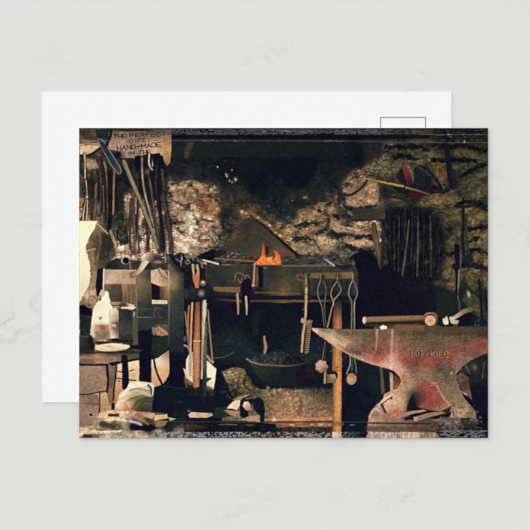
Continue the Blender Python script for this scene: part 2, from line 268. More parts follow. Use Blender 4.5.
    for x,y,rx,ry,c,a in [(92,184,3,7,(30,30,34),.8),(100,200,3,9,(38,34,34),.7),(90,213,3,5,(150,124,98),.5),(102,216,2,6,(130,106,82),.5),(128,203,3.4,7,(176,144,116),.7),(131,214,3,8,(150,122,98),.6),(141,214,1.6,7,(196,168,140),.6),(147,206,2,12,(34,32,36),.8),(154,218,2.2,12,(150,124,100),.6),(156,242,3,8,(206,178,150),.7),(148,246,2.4,6,(190,160,132),.7),(166,222,1.6,14,(40,36,36),.7),(140,236,2.2,8,(34,34,36),.8),(127,246,3,7,(176,150,124),.7),(123,252,4,3,(206,178,148),.5),(168,246,2,8,(214,188,160),.6)]: B(x,y,rx,ry,c,a,tex={'m':.3})
    # long rods and tools along the left wall
    def rod(pts, w, c, prof=.5, off=-.2, p='hanging_tool+', a=1., f=.7):
        w = w*1.25; L(None, pts, w+2.4, (28,26,32), 1.5, None, True, .5); L(p, pts, w, c, f, {'v':.16,'m':.1}, True, a, prof, off)
    rod([(84.4,154),(84.8,166),(85,178)],1.3,(205,188,150)); rod([(86,180),(87,196)],1.2,(178,156,132)); rod([(86,200),(83.5,212),(83,221)],1.2,(215,185,150)); rod([(87.5,200),(86.5,221)],1.2,(200,168,136))
    B(87,197,1.1,1.3,(240,220,190),1)
    rod([(96,184),(95,204),(93.5,221)],2.6,(104,86,64)); rod([(90,200),(91,221)],1.,(90,70,52)); rod([(100,172),(101,190),(99,214)],2,(84,70,54),a=.8)
    rod([(104,162),(107,178),(108,206),(107.5,226)],2.4,(120,98,70)); rod([(109.4,172),(110,205),(109,236)],2.6,(32,28,36)); rod([(114,168),(113.6,192),(113,214)],1.8,(150,112,82)); B(113,162,3,3,(38,36,38),.8)
    rod([(103,186),(104,212)],1.4,(140,116,84),a=.7)
    B(98,208,1.6,5,(170,146,120),.6); B(120,214,3,6,(46,50,44),.7)
    rod([(133,186),(134,214),(135,254)],1.6,(120,92,76)); rod([(137.6,182),(137,214),(138,252)],1.8,(60,52,50)); rod([(131,200),(130,236),(132,254)],1.3,(92,70,58)); rod([(136,194),(135.6,214)],1.2,(212,180,158),a=.8)
    rod([(142,158),(142,172),(144,190),(150,214),(154,226)],2.,(150,130,114)); rod([(148,170),(151,190),(154,212),(158,236),(160,252)],2.2,(92,76,66)); B(147,172,2.4,3,(130,108,98),.8)
    rod([(156,166),(156,188),(160,214),(162,250)],1.8,(66,56,54)); rod([(162,180),(165,204),(169,226),(172,254)],2.8,(74,64,62),.4,.2); rod([(161,158),(162,172),(164,190)],2.4,(76,66,62)); rod([(159,182),(160,206),(163,232),(164.5,254)],2,(40,34,38))
    rod([(147,214),(148,252)],1.6,(70,54,50)); rod([(149,154),(149,164),(152,170)],1.5,(200,178,160)); rod([(153,156),(152.5,166)],1.5,(175,150,130)); B(150,174,3.4,5,(24,24,32),.5); 
    P('hanging_tool+', [(152,155),(157,156),(157,164),(153,163)], NAVY, 1.); P('hanging_tool+', [(159,155),(163,156),(164,170),(160,168)], NAVY, 1.2)
    P('hanging_tool+', [(135,156),(140,155),(141,166),(137,174),(134,164)], NAVY, 1.4)
    B(144,222,2.4,6,(36,36,36),.8); B(140,232,1.6,4,(220,205,180),.6); P(None, [(120,224),(127,226),(129,244),(120,246),(118,236)], (52,54,46), 1.5, {'m':.4}); L(None, [(119,226),(117,236),(121,242),(128,241)],1.4,(30,32,32),.8); L(None, [(126,228),(128,240)],1.2,(28,28,30),.8)
    L(None,[(143,236),(150,232),(148,244)],1,(40,36,36),.8); B(137,246,1.2,6,(228,205,178),.8)
    # olive handled rod and dark blade
    L('long_file>handle',[(123.6,162),(134,187),(144,211),(152,232),(157.5,248)],[5,4.6,4.2,3.6,2.6],(140,135,102),.8,None,True,1.,.45,-.3)
    K = 'long_file'
    P(K, [(95,129),(110,129),(108,137),(103,142),(97,139)], (38,44,44), 1, {'m':.1})
    P(K, [(97,138),(102.5,139.5),(108,147),(115,158),(121,168),(121.8,172),(120,174.3),(117.4,173.8),(111,166),(103.5,152)], (112,122,114), .7)
    P(K, [(98,139),(102.3,140.5),(107.5,148),(114.3,159),(120,168.5),(120.8,171.8),(119.6,173.4),(117.8,172.8),(111.8,165.2),(104.2,151.6)], [(100,142,(38,46,48)),(119,172,(58,68,70))], .7, {'g':.06})
    L(None, [(104,148),(116,168)], 1.4, (44,54,56),1.2); B(103,141,2,1.2,(120,138,130),.7,30)
    L('hanging_tool+', [(111,128),(110.5,136),(108,142),(106,146)], [3,2.4], (30,32,36), .8)
    # ---- window glow and the hooded shape
    K = 'bright_window'
    P(K, [(79,221),(98,221),(95,228),(90,236),(86,247),(88,254),(90.5,262),(91,272),(89,286),(84,294),(83,312),(79,312)], [(80,240,(253,249,212)),(90,225,(250,244,204)),(89,262,(250,240,202)),(82,295,(240,226,192))], 1.4, sig=8)
    K = 'leather_bellows'
    P(K, [(98,221),(104,227),(110,235),(114,244),(116.5,251),(115,256),(109,263),(104,268),(103,284),(103,296),(97,300),(92,312),(79,312),(79,302),(84,295),(88.5,288),(90.5,276),(90,264),(87.6,256),(86,247),(89,238),(94,230)],
      [(98,225,(150,125,98)),(92,240,(112,94,72)),(88,248,(140,115,90)),(97,248,(78,66,52)),(103,240,(60,52,42)),(108,248,(46,44,38)),(102,257,(42,42,38)),(112,254,(96,82,66)),(92,262,(150,122,96)),(97,262,(92,76,62)),(105,265,(72,62,50)),
       (93,278,(150,118,92)),(96,290,(136,106,82)),(88,292,(214,180,150)),(84,304,(130,104,82)),(95,302,(176,142,112)),(88,310,(120,96,76))], 1.6, {'m':.16,'v':.12,'b':.08}, sig=4.5, rag=.7)
    B(103,248,7,9,(52,46,38),.5); L(None,[(97,226),(100,240),(98,256),(96,268)],2.4,(126,104,82),2.4,{'v':.2},a=.6); L(None,[(105,234),(109,246),(107,258)],2,(44,40,34),2.2,a=.6)
    L(None, [(86,252),(90,250),(95,249)], 1.6, (205,165,135), 1.4, a=.9); L(None, [(97,224),(103,229),(108,234)], 1.2, (196,160,132), 1.2); L(None,[(99,223),(105,229)],1,(60,48,42),1)
    L(None, [(110.5,231),(114,241),(117,252)], 2.6, (170,148,120), 1.4, {'v':.15}, a=.85); L(None, [(113,231),(118,246)], 1, (40,38,36), .8, a=.8); L(None, [(92,250),(94,268),(94,284)], 1.6, (168,136,108), 1.6, a=.7)
    L(None, [(84,300),(92,296),(97,300)],1.2,(110,84,64),1); B(87,297,2.4,2.6,(240,208,180),.8); B(93,293,2.6,3,(228,196,166),.7); B(84,306,2,2,(70,54,46),.8); B(90,305,1.6,1.2,(70,54,46),.8)
    P('dark_recess', [(97.5,269),(104,268),(103,293),(97,297),(95.6,286)], (24,26,34), 1.2)
    # ---- leg vice: rail, drum, plate, post
    K = 'leg_vice>rail'
    P(K, [(108,262),(118,258),(150,262),(168,264),(168,270),(104,270)], [(112,265,(38,40,38)),(128,265,(62,62,54)),(145,264,(46,46,42)),(162,266,(46,46,40))], 1.2, {'m':.12}, sig=6)
    P(K, [(150,258),(154,256),(160,257),(165,259),(167,266),(152,270)], (58,58,48), 1.3, {'m':.2}); B(158,262,5,1.8,(178,146,118),.9)
    E('pipe_end', 125.5, 260.3, 4.4, 3.9, (176,160,138), .8); E('pipe_end', 125.9, 260.6, 3.4, 3.2, (26,18,28), .8); L(None,[(130,262),(130.5,270)],1.2,(150,110,86),.8)
    K = 'leg_vice>drum'
    P(K, [(103.5,269.5),(138,270),(138,308),(118,306),(105,302)], [(108,274,(196,166,138)),(120,274,(214,182,154)),(132,276,(206,172,144)),(108,282,(206,174,144)),(122,284,(208,176,148)),(133,284,(196,160,132)),
       (108,289,(96,80,66)),(118,290,(92,78,64)),(128,290,(120,98,78)),(108,297,(86,70,58)),(120,297,(104,82,66)),(132,297,(120,92,72)),(112,303,(96,74,62)),(128,304,(86,68,56))], .9, {'v':.05,'g':.03}, sig=3.6)
    P(None,[(104,270.4),(122,270.4),(122,283.6),(104,283.6)],[(106,272,(176,148,122)),(112,278,(214,184,156)),(118,276,(206,174,146)),(120,283,(190,156,130))],1.2,{'g':.04,'m':.05}); P(None,[(122,271),(137,271),(137,284),(122,284)],[(124,274,(190,156,130)),(134,276,(176,142,116)),(128,282,(196,156,128))],1.2,{'v':.06})
    P(None,[(104,284.2),(122,284.2),(122.6,302),(108,301),(104,297)],[(106,286,(118,98,80)),(114,287,(84,72,58)),(114,296,(80,66,54)),(119,301,(66,54,44))],1.1,{'h':.05}); P(None,[(122.4,284),(136.6,284),(136.6,305),(123,304)],[(124,286,(150,120,96)),(130,288,(126,98,78)),(134,300,(104,78,60)),(126,302,(96,74,58))],1.1,{'v':.12})
    for x in (124,127.5,131,134.5): L(None, [(x,286),(x,305)], 1, (150,122,98) , 1, a=.55)
    L(None, [(103.8,269),(103.4,286),(104.5,296)], 1.2, (240,222,195), .9)
    E(None, 132.5,275.5,3.2,3,(140,118,98),1.4,a=.9)
    L(None, [(110,303),(126,303.5),(134,307)], 1.6, (196,160,132), 1)
    K = 'leg_vice>jaw_plate'
    P(K, [(136,270),(151.5,270),(152,318),(136.5,317)], [(137,273,(128,108,90)),(145,272,(96,86,70)),(150,274,(56,56,50)),(138,284,(140,114,92)),(144,284,(116,96,76)),(150,286,(92,80,64)),(140,295,(108,92,74)),(147,298,(76,70,58)),
       (138,305,(62,64,56)),(147,305,(50,58,54)),(140,314,(48,58,54)),(150,314,(44,56,54))], .8, {'v':.06}, sig=4)
    L(None, [(136.6,290),(137,317)], .9, (150,140,118), .8, a=.7); L(None, [(137,317.3),(156,317.3)], .9, (110,124,110), .8, a=.8); L(None, [(138,309),(152,309)], .8, (90,100,88), .8, a=.6)
    P(K, [(133,318),(157,318),(158,328),(149,329),(148,334),(137,331),(133,328)], (46,56,54), 1, {'m':.1})
    P('dark_recess', [(136.5,331),(150,330),(154,334),(154,356),(136.5,356)], (24,24,38), 1.2)
    K = 'curved_lever'
    P(K,[(129.5,272.6),(134.6,271),(135.6,276.6),(130.4,278.4)],(122,100,80),1.2,{'m':.1}); L(K, [(148,258),(144,264),(139.5,270.5),(134.4,274)], [6.4,6,5,4.4], [(226,202,168),(240,218,182),(214,188,154),(180,150,120)],1,{'g':.05},prof=.14,off=-.4)
    P(K, [(145,256),(148,251.5),(153,254),(155,259),(150,262),(146,260)], [(147,256,(198,168,140)),(153,259,(92,82,66))], 1.1); B(146,255,1.6,2,(226,198,168),.8)
    L('hanging_tool+', [(155,256),(160,256.5),(165,256)], 1.8, (70,62,54), 1)
    K = 'leg_vice>screw_box'
    P(K, [(151,270.5),(157,269),(160,267.5),(165,272),(168.5,276),(168,287),(159,286),(151,282.5)], [(153,275,(214,186,156)),(160,272,(196,164,132)),(166,279,(170,138,112)),(156,283,(220,188,156)),(166,285,(196,158,126))], .9, {'m':.06}, sig=4)
    L(None, [(158,268),(162,276),(168,279)], 1.1, (110,88,74), 1); 
    P('dark_recess', [(151.5,283),(160,286.5),(160,300),(152,300)], (30,26,36), 1.)
    P(K, [(160,286.5),(168,287),(168,299),(160,298)], [(161,292,(92,70,60)),(167,290,(166,122,94))], 1.)
    P('shelf_plank+', [(152,300),(167.5,300),(167.5,304),(152,304)], (228,204,166), .8, {'g':.05})
    P('dark_recess', [(152,304.5),(168,304.5),(168,326),(158,326),(152,320)], (52,58,52), 1.2, {'m':.15})
    L('iron_hook+', [(154,317),(154.4,311),(157,308.5),(161,308.5)], 1.3, (84,84,70), 1.); L('iron_hook+', [(158,312),(159,317),(163,317.5)], 1.2, (72,74,64), 1.); B(163,313,3,3,(38,44,46),.8)
    P('dark_recess', [(158,324),(168,325),(168,336),(152,334),(152,328)], (100,84,66), 1.2)
    P('wooden_wedge', [(154,329),(158,326.5),(163,329),(168,334.5),(162,336),(156,335)], (176,124,88), 1.1, {'g':.08,'m':.1}); L(None, [(159,327),(168,334)], .9, (222,180,140), .8); L(None, [(153,328),(154,335)], 1.3, (150,150,130), .9, a=.7)
    P('dark_recess', [(152,336),(168,336.5),(168,352),(163,355),(154,358),(152,350)], (38,44,42), 1.5, {'m':.1})
    # bright openings behind the bench legs
    K = 'sunlit_backdrop'
    P(K, [(99,392),(108,364),(130,357),(139,357),(139,392),(118,400),(112,416),(99,418)], [(118,372,(222,186,150)),(134,362,(240,218,176)),(134,376,(226,182,142)),(118,382,(208,160,124)),(118,392,(190,140,104)),(118,366,(240,210,172)),(104,400,(196,158,124)),(108,412,(178,136,102)),(134,385,(232,200,160))], 1, {'m':.06}, sig=5)
    P(K, [(150.5,360),(158,358),(169,350),(170,376),(164,384),(158,388),(151,386)], [(154,360,(236,218,182)),(165,358,(196,164,136)),(160,362,(244,226,186)),(156,372,(220,178,136)),(165,374,(222,172,128)),(153,384,(214,160,120)),(168,352,(150,112,90))], 1, sig=4)
    for q in [[(116,378),(124,379),(130,380)],[(129,380),(136,380.5)],[(115,371),(123,372)],[(130,371),(133,370)]]: L(None, q, 1.2, (60,46,44), .9)
    B(119,381,1,1,(70,50,44),.8)
    K = 'leg_vice'
    P(K, [(168,262),(174,256),(184,270),(185,300),(184,340),(186,380),(184,400),(168,400),(170,378),(168,330)], [(169,270,(120,100,80)),(176,268,(66,66,54)),(171,282,(170,136,106)),(177,282,(120,100,78)),(183,282,(38,46,46)),(171,296,(96,84,68)),(178,298,(58,60,54)),
       (171,306,(66,66,56)),(178,312,(52,60,56)),(172,330,(50,58,54)),(180,332,(42,52,52)),(176,345,(34,42,46)),(176,360,(24,24,38)),(176,390,(22,24,36))], 1.1, {'m':.07,'v':.05}, sig=4)
    L(None, [(168.6,272),(169,300),(168.6,345)], 1.5, [(224,190,154),(140,124,104),(96,90,76),(60,60,56)], 1.1, a=.85); B(171,264,3,4,(112,96,80),.6)
    P(K, [(164.5,254),(171,253.5),(176,258),(181,266),(186,274),(178,272),(170,264),(166,264)], (50,50,46), 1.2, {'m':.15}); L(None,[(171,256),(177,264),(185,272)],3,NAVY,1.4); B(168,259,2,4,(120,102,86),.6); L(None,[(165,252),(165.5,262)],1,(190,160,134),.8,a=.8)
    L('dark_recess', [(171,354),(170.5,372),(167,380),(163.5,385)], [3,2], NAVY, 1.)
    # keys and loops on the bench end
    P('iron_pile', [(172,256),(180,252),(188,254),(197,258),(196,268),(188,272),(180,268)], (30,32,38), 1.6, {'m':.25})
    for q in [[(175,254),(181,252),(186,255)],[(182,258),(181,266)],[(187,258),(190,262),(187,264),(185,261)],[(190,256),(194,260)],[(176,259),(181,262)]]: L('iron_pile', q, 1.1, (150,138,128), .8, a=.8)
    B(187.5,260.5,1,1,(210,196,184),.8); B(181.5,258,.8,4,(196,178,160),.6)
    # ---- work bench left
    K = 'cement_bench'
    P(K, [(79,350),(100,349),(136,349),(150,351),(153,354),(146,359),(120,363),(79,364)], [(82,352,(42,44,36)),(110,352,(44,44,36)),(128,351.5,(46,46,38)),(140,353,(82,80,64)),(128,358,(96,88,68)),(84,358,(150,122,98)),(104,358,(168,132,102)),(112,360,(150,122,96)),(84,363,(104,84,68)),(146,356,(40,46,44))], 1, {'h':.07,'m':.05}, sig=4)
    P(K+'>stone_block+', [(79,366),(107,365),(107,393),(79,394)], [(84,370,(150,124,104)),(98,368,(164,132,106)),(86,386,(142,118,100)),(102,386,(158,126,98))], 1, {'m':.09,'g':.05}, sig=8)
    P(K+'>stone_block+', [(79,395),(98,394.5),(99,410),(97,420),(91,425),(79,430)], [(84,400,(134,112,94)),(92,402,(128,104,84)),(86,412,(158,132,110)),(94,412,(166,136,110)),(84,422,(140,116,96))], 1, {'m':.08,'h':.05}, sig=6)
    L(None, [(79,394.4),(90,394),(99,392),(107,391)], 1.3, (44,36,38), .9); L(None, [(99.5,393),(99.4,412),(97.5,420),(92,425),(84,429)], 1.4, (50,42,40), .9); E(None, 91,414.6,1.7,1.4,(26,20,24),.8); B(92,404,10,1.4,(90,74,62),.5,4)
    L(None, [(79,352.6),(110,352.4),(148,352.2)], 2.6, (36,38,32), 1.4, {'h':.2}, a=.75); L(None, [(79,357.6),(96,357.4),(116,358)], 2.2, (176,140,110), 1.6, {'h':.12}, a=.7)
    L(None, [(79,364.6),(95,364.8),(108,364.6)], 2.2, (26,24,36), 1.2); 
    P(K+'>bench_leg+', [(108,364),(116,363),(115,384),(113.6,408),(108.6,404),(107,392)], [(110,368,(130,106,86)),(112,380,(112,92,74)),(110,398,(132,104,82))], 1, {'m':.08})
    L(None, [(107,366),(108,380),(107,392)], [2.6,2.2], (26,26,34), 1); L(None, [(116.5,362),(115.8,374),(114,390),(113.6,400)], [1.6,1.8], (30,26,34), .9); E(None,113,407,1.8,4.6,(28,24,32),1.,4)
    P('dark_recess', [(108,363),(122,361),(150,356),(154,352),(154,359),(140,360),(122,363),(112,366)], (26,26,36), 1.1)
    L(K+'>bench_leg+', [(124.6,358),(125.4,372),(125.6,387)], [6,6.6,6.8], (24,22,36), 1.1, sm=False); L(K+'>bench_leg+', [(145.4,355),(145.4,384)], 12, (22,22,36), 1.1, sm=False)
    L('cable', [(153.5,357),(155.5,368),(159,378),(163,386)], [2,2.2], (26,24,32), 1.)
    # things on the bench
    P('dark_can+', [(80,308),(92,308),(92,338),(80,338)], [(82,320,(30,34,36)),(88,314,(52,56,50)),(86,332,(38,48,44))], 1.2, {'m':.15}, sig=5)
    P('dark_can+', [(79,305),(84,305),(92,311),(92,316),(79,314)], (24,18,28), 1.4); 
    P('squat_jar', [(79,336),(92,337),(95,345),(94,351),(79,351)], [(82,342,(56,60,46)),(91,343,(26,28,32)),(84,349,(44,48,40))], 1.2, {'m':.08}); L(None,[(80,336),(88,337)],1.2,(110,104,84),1,a=.6)
    E('cream_plate', 112.5,347.2,17.5,4,(242,222,184),1.2,-3); B(108,346,6,1.4,(206,174,142),.6,10); B(104,344,4,1,(200,176,146),.5,20); B(120,346,5,2,(252,240,206),.6)
    P(None,[(93,343),(98,341),(132,342),(140,344),(130,345),(112,343),(98,345)],(52,50,46),1.2)
    P('tin_can', [(118,307),(134,308),(136,318),(134,340),(118,340)], [(122,314,(52,58,52)),(130,315,(38,46,46)),(126,330,(72,72,62)),(133,330,(56,64,58)),(122,338,(50,50,44))], 1.2, {'m':.1}, sig=5)
    P('tin_can', [(133,318),(138,318),(138,345),(133,345)], (86,80,64), 1.4); B(134,314,1.2,3,(220,200,170),.8)
    P('tin_can>lid', [(110,306),(112,303),(124,302),(134,305),(136,308),(132,310),(114,308.5)], [(114,306,(176,140,112)),(124,308,(64,52,46)),(132,307,(220,200,172))], .9); L(None,[(122,307.8),(133,308)],1.6,(246,236,208),1); L(None,[(112,305.6),(122,305)],1,(60,46,42),.8)
    K = 'plastic_jug'
    P(K, [(99,300.5),(104,301.5),(110,303.5),(113,308),(113,334),(110,339),(94,338),(90,334),(91.5,322),(93,310),(95.5,304)], [(98,306,(244,234,200)),(108,308,(248,240,208)),(95,318,(246,238,206)),(106,318,(250,242,212)),(92,332,(238,212,180)),(100,332,(160,132,104)),(106,335,(148,124,96)),(112,330,(236,222,192))], 1, sig=4)
    P(K+'>neck', [(101,302.5),(101.5,297),(104,295),(105.5,291),(108.5,292),(109,297),(110.5,301),(109,304)], [(104,300,(250,244,212)),(107,293,(252,246,220))], .9)
    P(K+'>neck', [(99,295),(101,290),(104,289),(105,294),(103,297)], (222,190,162), 1); 
    P(K+'>paper_label', [(95,325),(109,324.4),(109,329.6),(95,331)], [(96,327,(206,150,118)),(103,327,(160,88,64)),(108,327,(190,140,112))], 3, {'g':.06}); P(None, [(95,331),(109,330),(109,337),(95,338)], (140,122,94), 1.5, {'m':.1}, a=.85)
    L(None,[(99,316.5),(100,319.5)],.8,(110,86,76),.6); L(None,[(101,319),(102.2,316.5)],.8,(110,86,76),.6); L(None,[(100.6,317),(101.4,319)],.7,(110,86,76),.6)
    K = 'glue_bottle'
    P(K, [(110,309),(116,308),(118.5,311),(119,338),(110.6,338.5)], [(112,312,(244,230,196)),(117,316,(186,170,136)),(112,322,(232,206,178)),(117,324,(110,80,72)),(117.6,330,(90,76,64)),(113,334,(246,232,206)),(118,332,(120,104,88))], 1, sig=3); P(K+'>paper_label',[(111.5,322),(118,321),(118,328),(112,329)],[(113,324,(196,148,132)),(117,326,(120,80,76))],2.,{'m':.5}); L(None,[(109.6,310),(110.2,338)],.9,(170,146,120),.9,a=.6); specks(7,112,328,118,336,[(120,96,84)],66,(.4,.7),.6)
    L(None,[(96,346),(108,344.6),(122,343.8)],1.2,(252,242,214),1.2,a=.7); L(None,[(100,349),(112,350.4),(126,349)],1,(190,160,128),1,a=.7); specks(10,100,344,124,349,[(206,180,150),(180,140,112)],67,(.5,1.2),.5)
    # ---- sack and box on the floor
    K = 'cloth_sack'
    P(K, [(118,400),(120,393),(126,389),(130,383),(140,381.5),(150,383),(154,388),(154,400),(150,412),(134,414),(122,412),(117,406)],
      [(124,394,(240,214,176)),(132,385,(246,236,206)),(142,384,(244,232,196)),(120,402,(250,220,170)),(128,402,(214,178,132)),(136,392,(186,164,130)),(146,391,(168,152,120)),(138,402,(106,96,70)),(148,402,(74,72,56)),(128,410,(176,120,80)),(142,410,(62,58,46)),(152,388,(232,220,190))], 1.3, {'m':.07}, sm=True, sig=3.6)
    for q, c, w_ in [([(121,397),(127,390),(134,386),(146,384.6)],(252,244,218),2.4),([(130,390.5),(138,388.4),(150,391)],(110,98,76),1.2),([(124,404),(130,399),(138,397)],(120,98,72),1.2),([(136,395),(143,393.4),(150,395)],(216,196,160),1.6),([(132,409),(140,400),(152,398)],(66,62,48),1.4),([(120,408),(126,402),(130,407)],(240,196,146),2.),([(139,405),(146,402),(152,404)],(50,52,42),1.6)]: L(None, q, w_, c, 1.4, a=.75)
    for q, c in [([(128,394),(138,391),(150,396)],(214,200,164)),([(130,400),(140,396),(150,400)],(80,84,60)),([(126,390),(138,387),(148,389)],(250,244,216)),([(122,398),(132,396)],(206,176,136)),([(134,406),(144,403),(152,404)],(110,112,84))]: L(None, q, 1.4, c, 1.6, a=.6)
    L(None, [(148,385),(151,389),(151.5,394)], 1.6, (40,40,36), 1.4); L(None,[(151,383.5),(154,388),(153,394)],1.6,(246,236,210),1)
    K = 'oily_box'
    P(K, [(154,387),(164,384.5),(184,387),(190,390),(190,415),(160,415),(152,408)], [(158,392,(22,31,38)),(172,390,(22,30,36)),(184,396,(22,31,34)),(165,404,(24,26,38)),(184,410,(26,28,36))], 1.5, {'m':.05}); L(None, [(164,386),(184,389)], 1, (60,62,60), 1.4,a=.6); B(180,402,3,1,(50,70,70),.7)
    # ---- floor litter, lower left
    P('rubble_floor', [(79,428),(92,425),(100,412),(113,410),(124,411),(150,412),(186,414),(186,438),(79,438)], [(84,430,(214,184,150)),(96,424,(176,148,118)),(106,418,(222,186,150)),(112,412,(206,166,130)),(122,416,(226,196,166)),(130,412,(206,164,140)),(140,414,(170,120,90)),
       (96,418,(196,160,126)),(104,426,(120,102,80)),(116,427,(90,82,58)),(126,423,(150,132,116)),(134,424,(38,32,46)),(146,426,(26,24,34)),(140,420,(130,100,80)),(154,424,(90,76,56)),(166,428,(26,30,34)),(90,436,(110,90,72)),(110,436,(206,186,160)),(126,436,(176,164,130)),(140,436,(206,176,146)),(160,434,(190,170,150)),(178,424,(30,34,36)),(180,432,(130,124,110))], 1.4, {'m':.22,'g':.1}, sig=3.6)
    P(None,[(108,414),(119,413.6),(119,416.6),(108,416.6)],(52,46,44),1.2); P(None,[(100,421),(112,424),(114,429),(100,427)],(60,54,40),2.4,a=.8); P(None,[(82,437.8),(84,434),(91,434.5),(93,437.8)],(54,42,36),2.); L(None,[(106,420),(116,419),(126,421)],2,(250,232,200),1.6,a=.85); P(None,[(80,431),(92,430),(104,431),(122,430),(120,433),(80,434)],(244,226,192),2.,{'m':.12},a=.85)
    L(None,[(130,421),(138,423),(141,425)],2.2,(226,226,232),1.6,a=.8); P(None,[(131,424),(142,426),(150,424),(160,428),(150,431),(130,430)],NAVY,1.8,a=.95)
    K='floor_scrap+'
    P(K,[(141,413.5),(154,413),(156,416),(152,419),(146,417)],(206,160,128),1.1,{'m':.06}); P(K,[(156,415),(167,414),(168,418),(160,420),(156,424),(154,419)],(226,184,144),1.1,{'m':.06}); P(K,[(154,421),(162,419),(168,421),(164,426),(156,427)],(146,118,78),1.2,{'m':.1}); P(K,[(168,417),(176,419),(170,421)],(176,166,134),1.1); L(None,[(134,417),(142,420),(148,424)],2.2,(170,134,104),1.6,a=.8); P(None,[(158,420),(168,418.5),(166,421)],(24,22,30),1)
    # ---- rack of tools in front of the forge's left end
    P('dark_recess',[(184,272),(206,268),(214,290),(208,300),(240,304),(240,400),(184,412)],(24,26,36),1.6,{'m':.08})
    P(None,[(184,268),(197,262),(210,266),(218,288),(212,302),(184,302)],(28,32,34),1.5,{'m':.2})
    # hearth void
    P('dark_recess', [(206,302),(352,302),(352,346),(334,346),(334,388),(300,390),(262,388),(236,384),(206,384)], [(215,325,(25,26,36)),(260,325,(24,27,34)),(320,325,(25,25,36)),(222,345,(30,40,42)),(236,352,(32,42,44)),(285,345,(24,30,36)),(320,372,(30,28,38)),(305,382,(28,28,38)),(300,358,(34,44,46)),(225,372,(24,24,36)),(315,356,(32,42,44))], 1.5, {'m':.1}, sig=9)
    P(None,[(252,316),(260,310),(258,338),(252,338)],(34,42,36),4,a=.7); B(310,357,14,3,(44,54,54),.6,tex={'m':.3}); B(222,342,16,6,(36,48,48),.6,tex={'m':.3}); L(None,[(210,358),(224,357),(234,352)],1.1,(86,88,76),1,a=.8); B(304,378,8,5,(38,26,34),.5)
    P('earth_floor',[(222,372),(232,367.6),(244,369),(248,376),(253,385),(262,391),(250,399),(234,398),(229,388)],[(230,374,(104,90,64)),(240,372,(120,102,72)),(240,384,(92,78,58)),(250,392,(96,84,60)),(232,392,(60,54,44))],2,{'m':.45,'g':.2,'b':.2},sig=5); L(None,[(224,372),(236,368),(244,371)],1.4,(150,128,94),1.6,{'m':.4},a=.6); L(None,[(246,376),(244,384),(252,392)],2.4,(34,32,34),2,a=.7); specks(60,222,370,242,398,[(130,112,84),(60,54,44),(40,40,40)],44,(.5,1.2),.6)
    # white slab pieces and handles
    K='white_slab'
    P(K,[(186,360),(190,352),(192.5,352),(193,376),(186,372)],(236,220,188),1,{'m':.05}); P(K,[(183,368),(187,370),(196,380),(197,386),(192,384),(186,378)],(236,206,168),1.2); P(K,[(184,376),(194,384),(186,388)],(112,92,68),1.5); P(K,[(206,360),(210,363),(216.3,369),(215,381),(213.5,390),(206.5,389),(206.5,384),(208,379),(206.5,377)],[(210,368,(240,234,204)),(213,376,(248,240,208)),(209,386,(240,220,184))],.9)
    P('dark_recess',[(203,377),(212,378),(208,381.5),(203,384)],(60,66,54),1.4)
    L('tool_handle+', [(206,388),(212,392),(211,408)], 5, (58,62,50), 2, a=.8)
    L('hanging_tongs+', [(185.4,312),(187,330),(189,346)], 1.4, (150,118,92), .8); L('hanging_tongs', [(184.5,345),(188,347.5),(190,352)], 1.5, (190,156,130), .9); E('hanging_tongs',185,339,1.6,3,(78,90,96),1)
    L('hanging_tongs+', [(192.4,303),(191.4,324),(190.4,352),(190.2,375)], [2.2,2.4,2.6,2.2], [(214,172,134),(206,156,116),(198,168,140),(206,180,152)], .8, prof=.4)
    L('tool_handle+', [(197.5,304),(197,330),(196.6,356),(196,386)], [5,6.2,7,6.6], [(140,92,64),(188,124,86),(204,142,100),(190,124,80)], .9, {'v':.06}, prof=.35, off=-.1)
    L(None, [(193.8,341.2),(200,341)], 1.3, (236,180,130), .9); L(None,[(194,344),(193.4,376)],1,(236,170,120),.9,a=.5); P(None,[(186,383),(194,388),(202,386),(202,396),(190,396)],(30,34,36),2.4,a=.9); B(196,400,3,8,(56,48,48),.6)
    L('tool_handle+', [(189,306),(188,320),(188.6,336)], 1.6, (176,120,84), .8)
    L('steel_bar', [(204.4,302),(203,330),(202,356),(201.4,378)], [5.6,4.2,3.2,2.4], [(232,218,184),(206,192,160),(160,148,128),(206,190,168)], .8, {'v':.08}, prof=.5, off=-.3); L('steel_bar', [(206.3,322),(205.4,345),(205,372),(204.4,404)], [2,3.2,3.8,4], [(96,88,70),(104,98,76),(52,60,48),(40,48,44)], .9, {'v':.08})
    L('hanging_tongs+', [(208,310),(209,324),(211,344),(212.6,362)], [1.4,1.8,2,2.6], (156,124,98), .8, prof=.4); L('hanging_tongs',[(207.6,356),(210,360.5),(213,362)],2,(186,152,122),1)
    E('ball_hammer+', 202.6,283.4,3.4,3,(92,84,66),1,-10); B(203,282.4,1.7,1.5,(242,232,200),.95); E('ball_hammer+', 202.6,294.4,6.6,6,(34,38,38),1.3); B(201.2,293.2,2.8,3,(190,170,142),.8); E('ball_hammer+', 192,292,5,7,(32,40,44),1.4); E(None,186,294,3,5,(56,60,58),1.6,a=.8); B(193,290,2,2.6,(52,66,72),.8)
    P('hanging_tongs+', [(191.6,264),(194,264),(194.6,272),(195.4,276),(197,272),(195.6,265),(198,264),(199.4,270),(199.4,278),(198.8,288),(195.6,288),(193,280)], [(193,268,(196,158,132)),(196,280,(188,116,80)),(198,268,(176,146,124))], .8)
    L('hanging_tongs+',[(206.6,262),(206.6,270),(206.8,278)],1.5,(196,140,108),.8); L('hanging_tongs',[(200.6,262),(203,268)],1,(150,130,120),.8); B(201.5,266,.8,2,(150,136,128),.7)
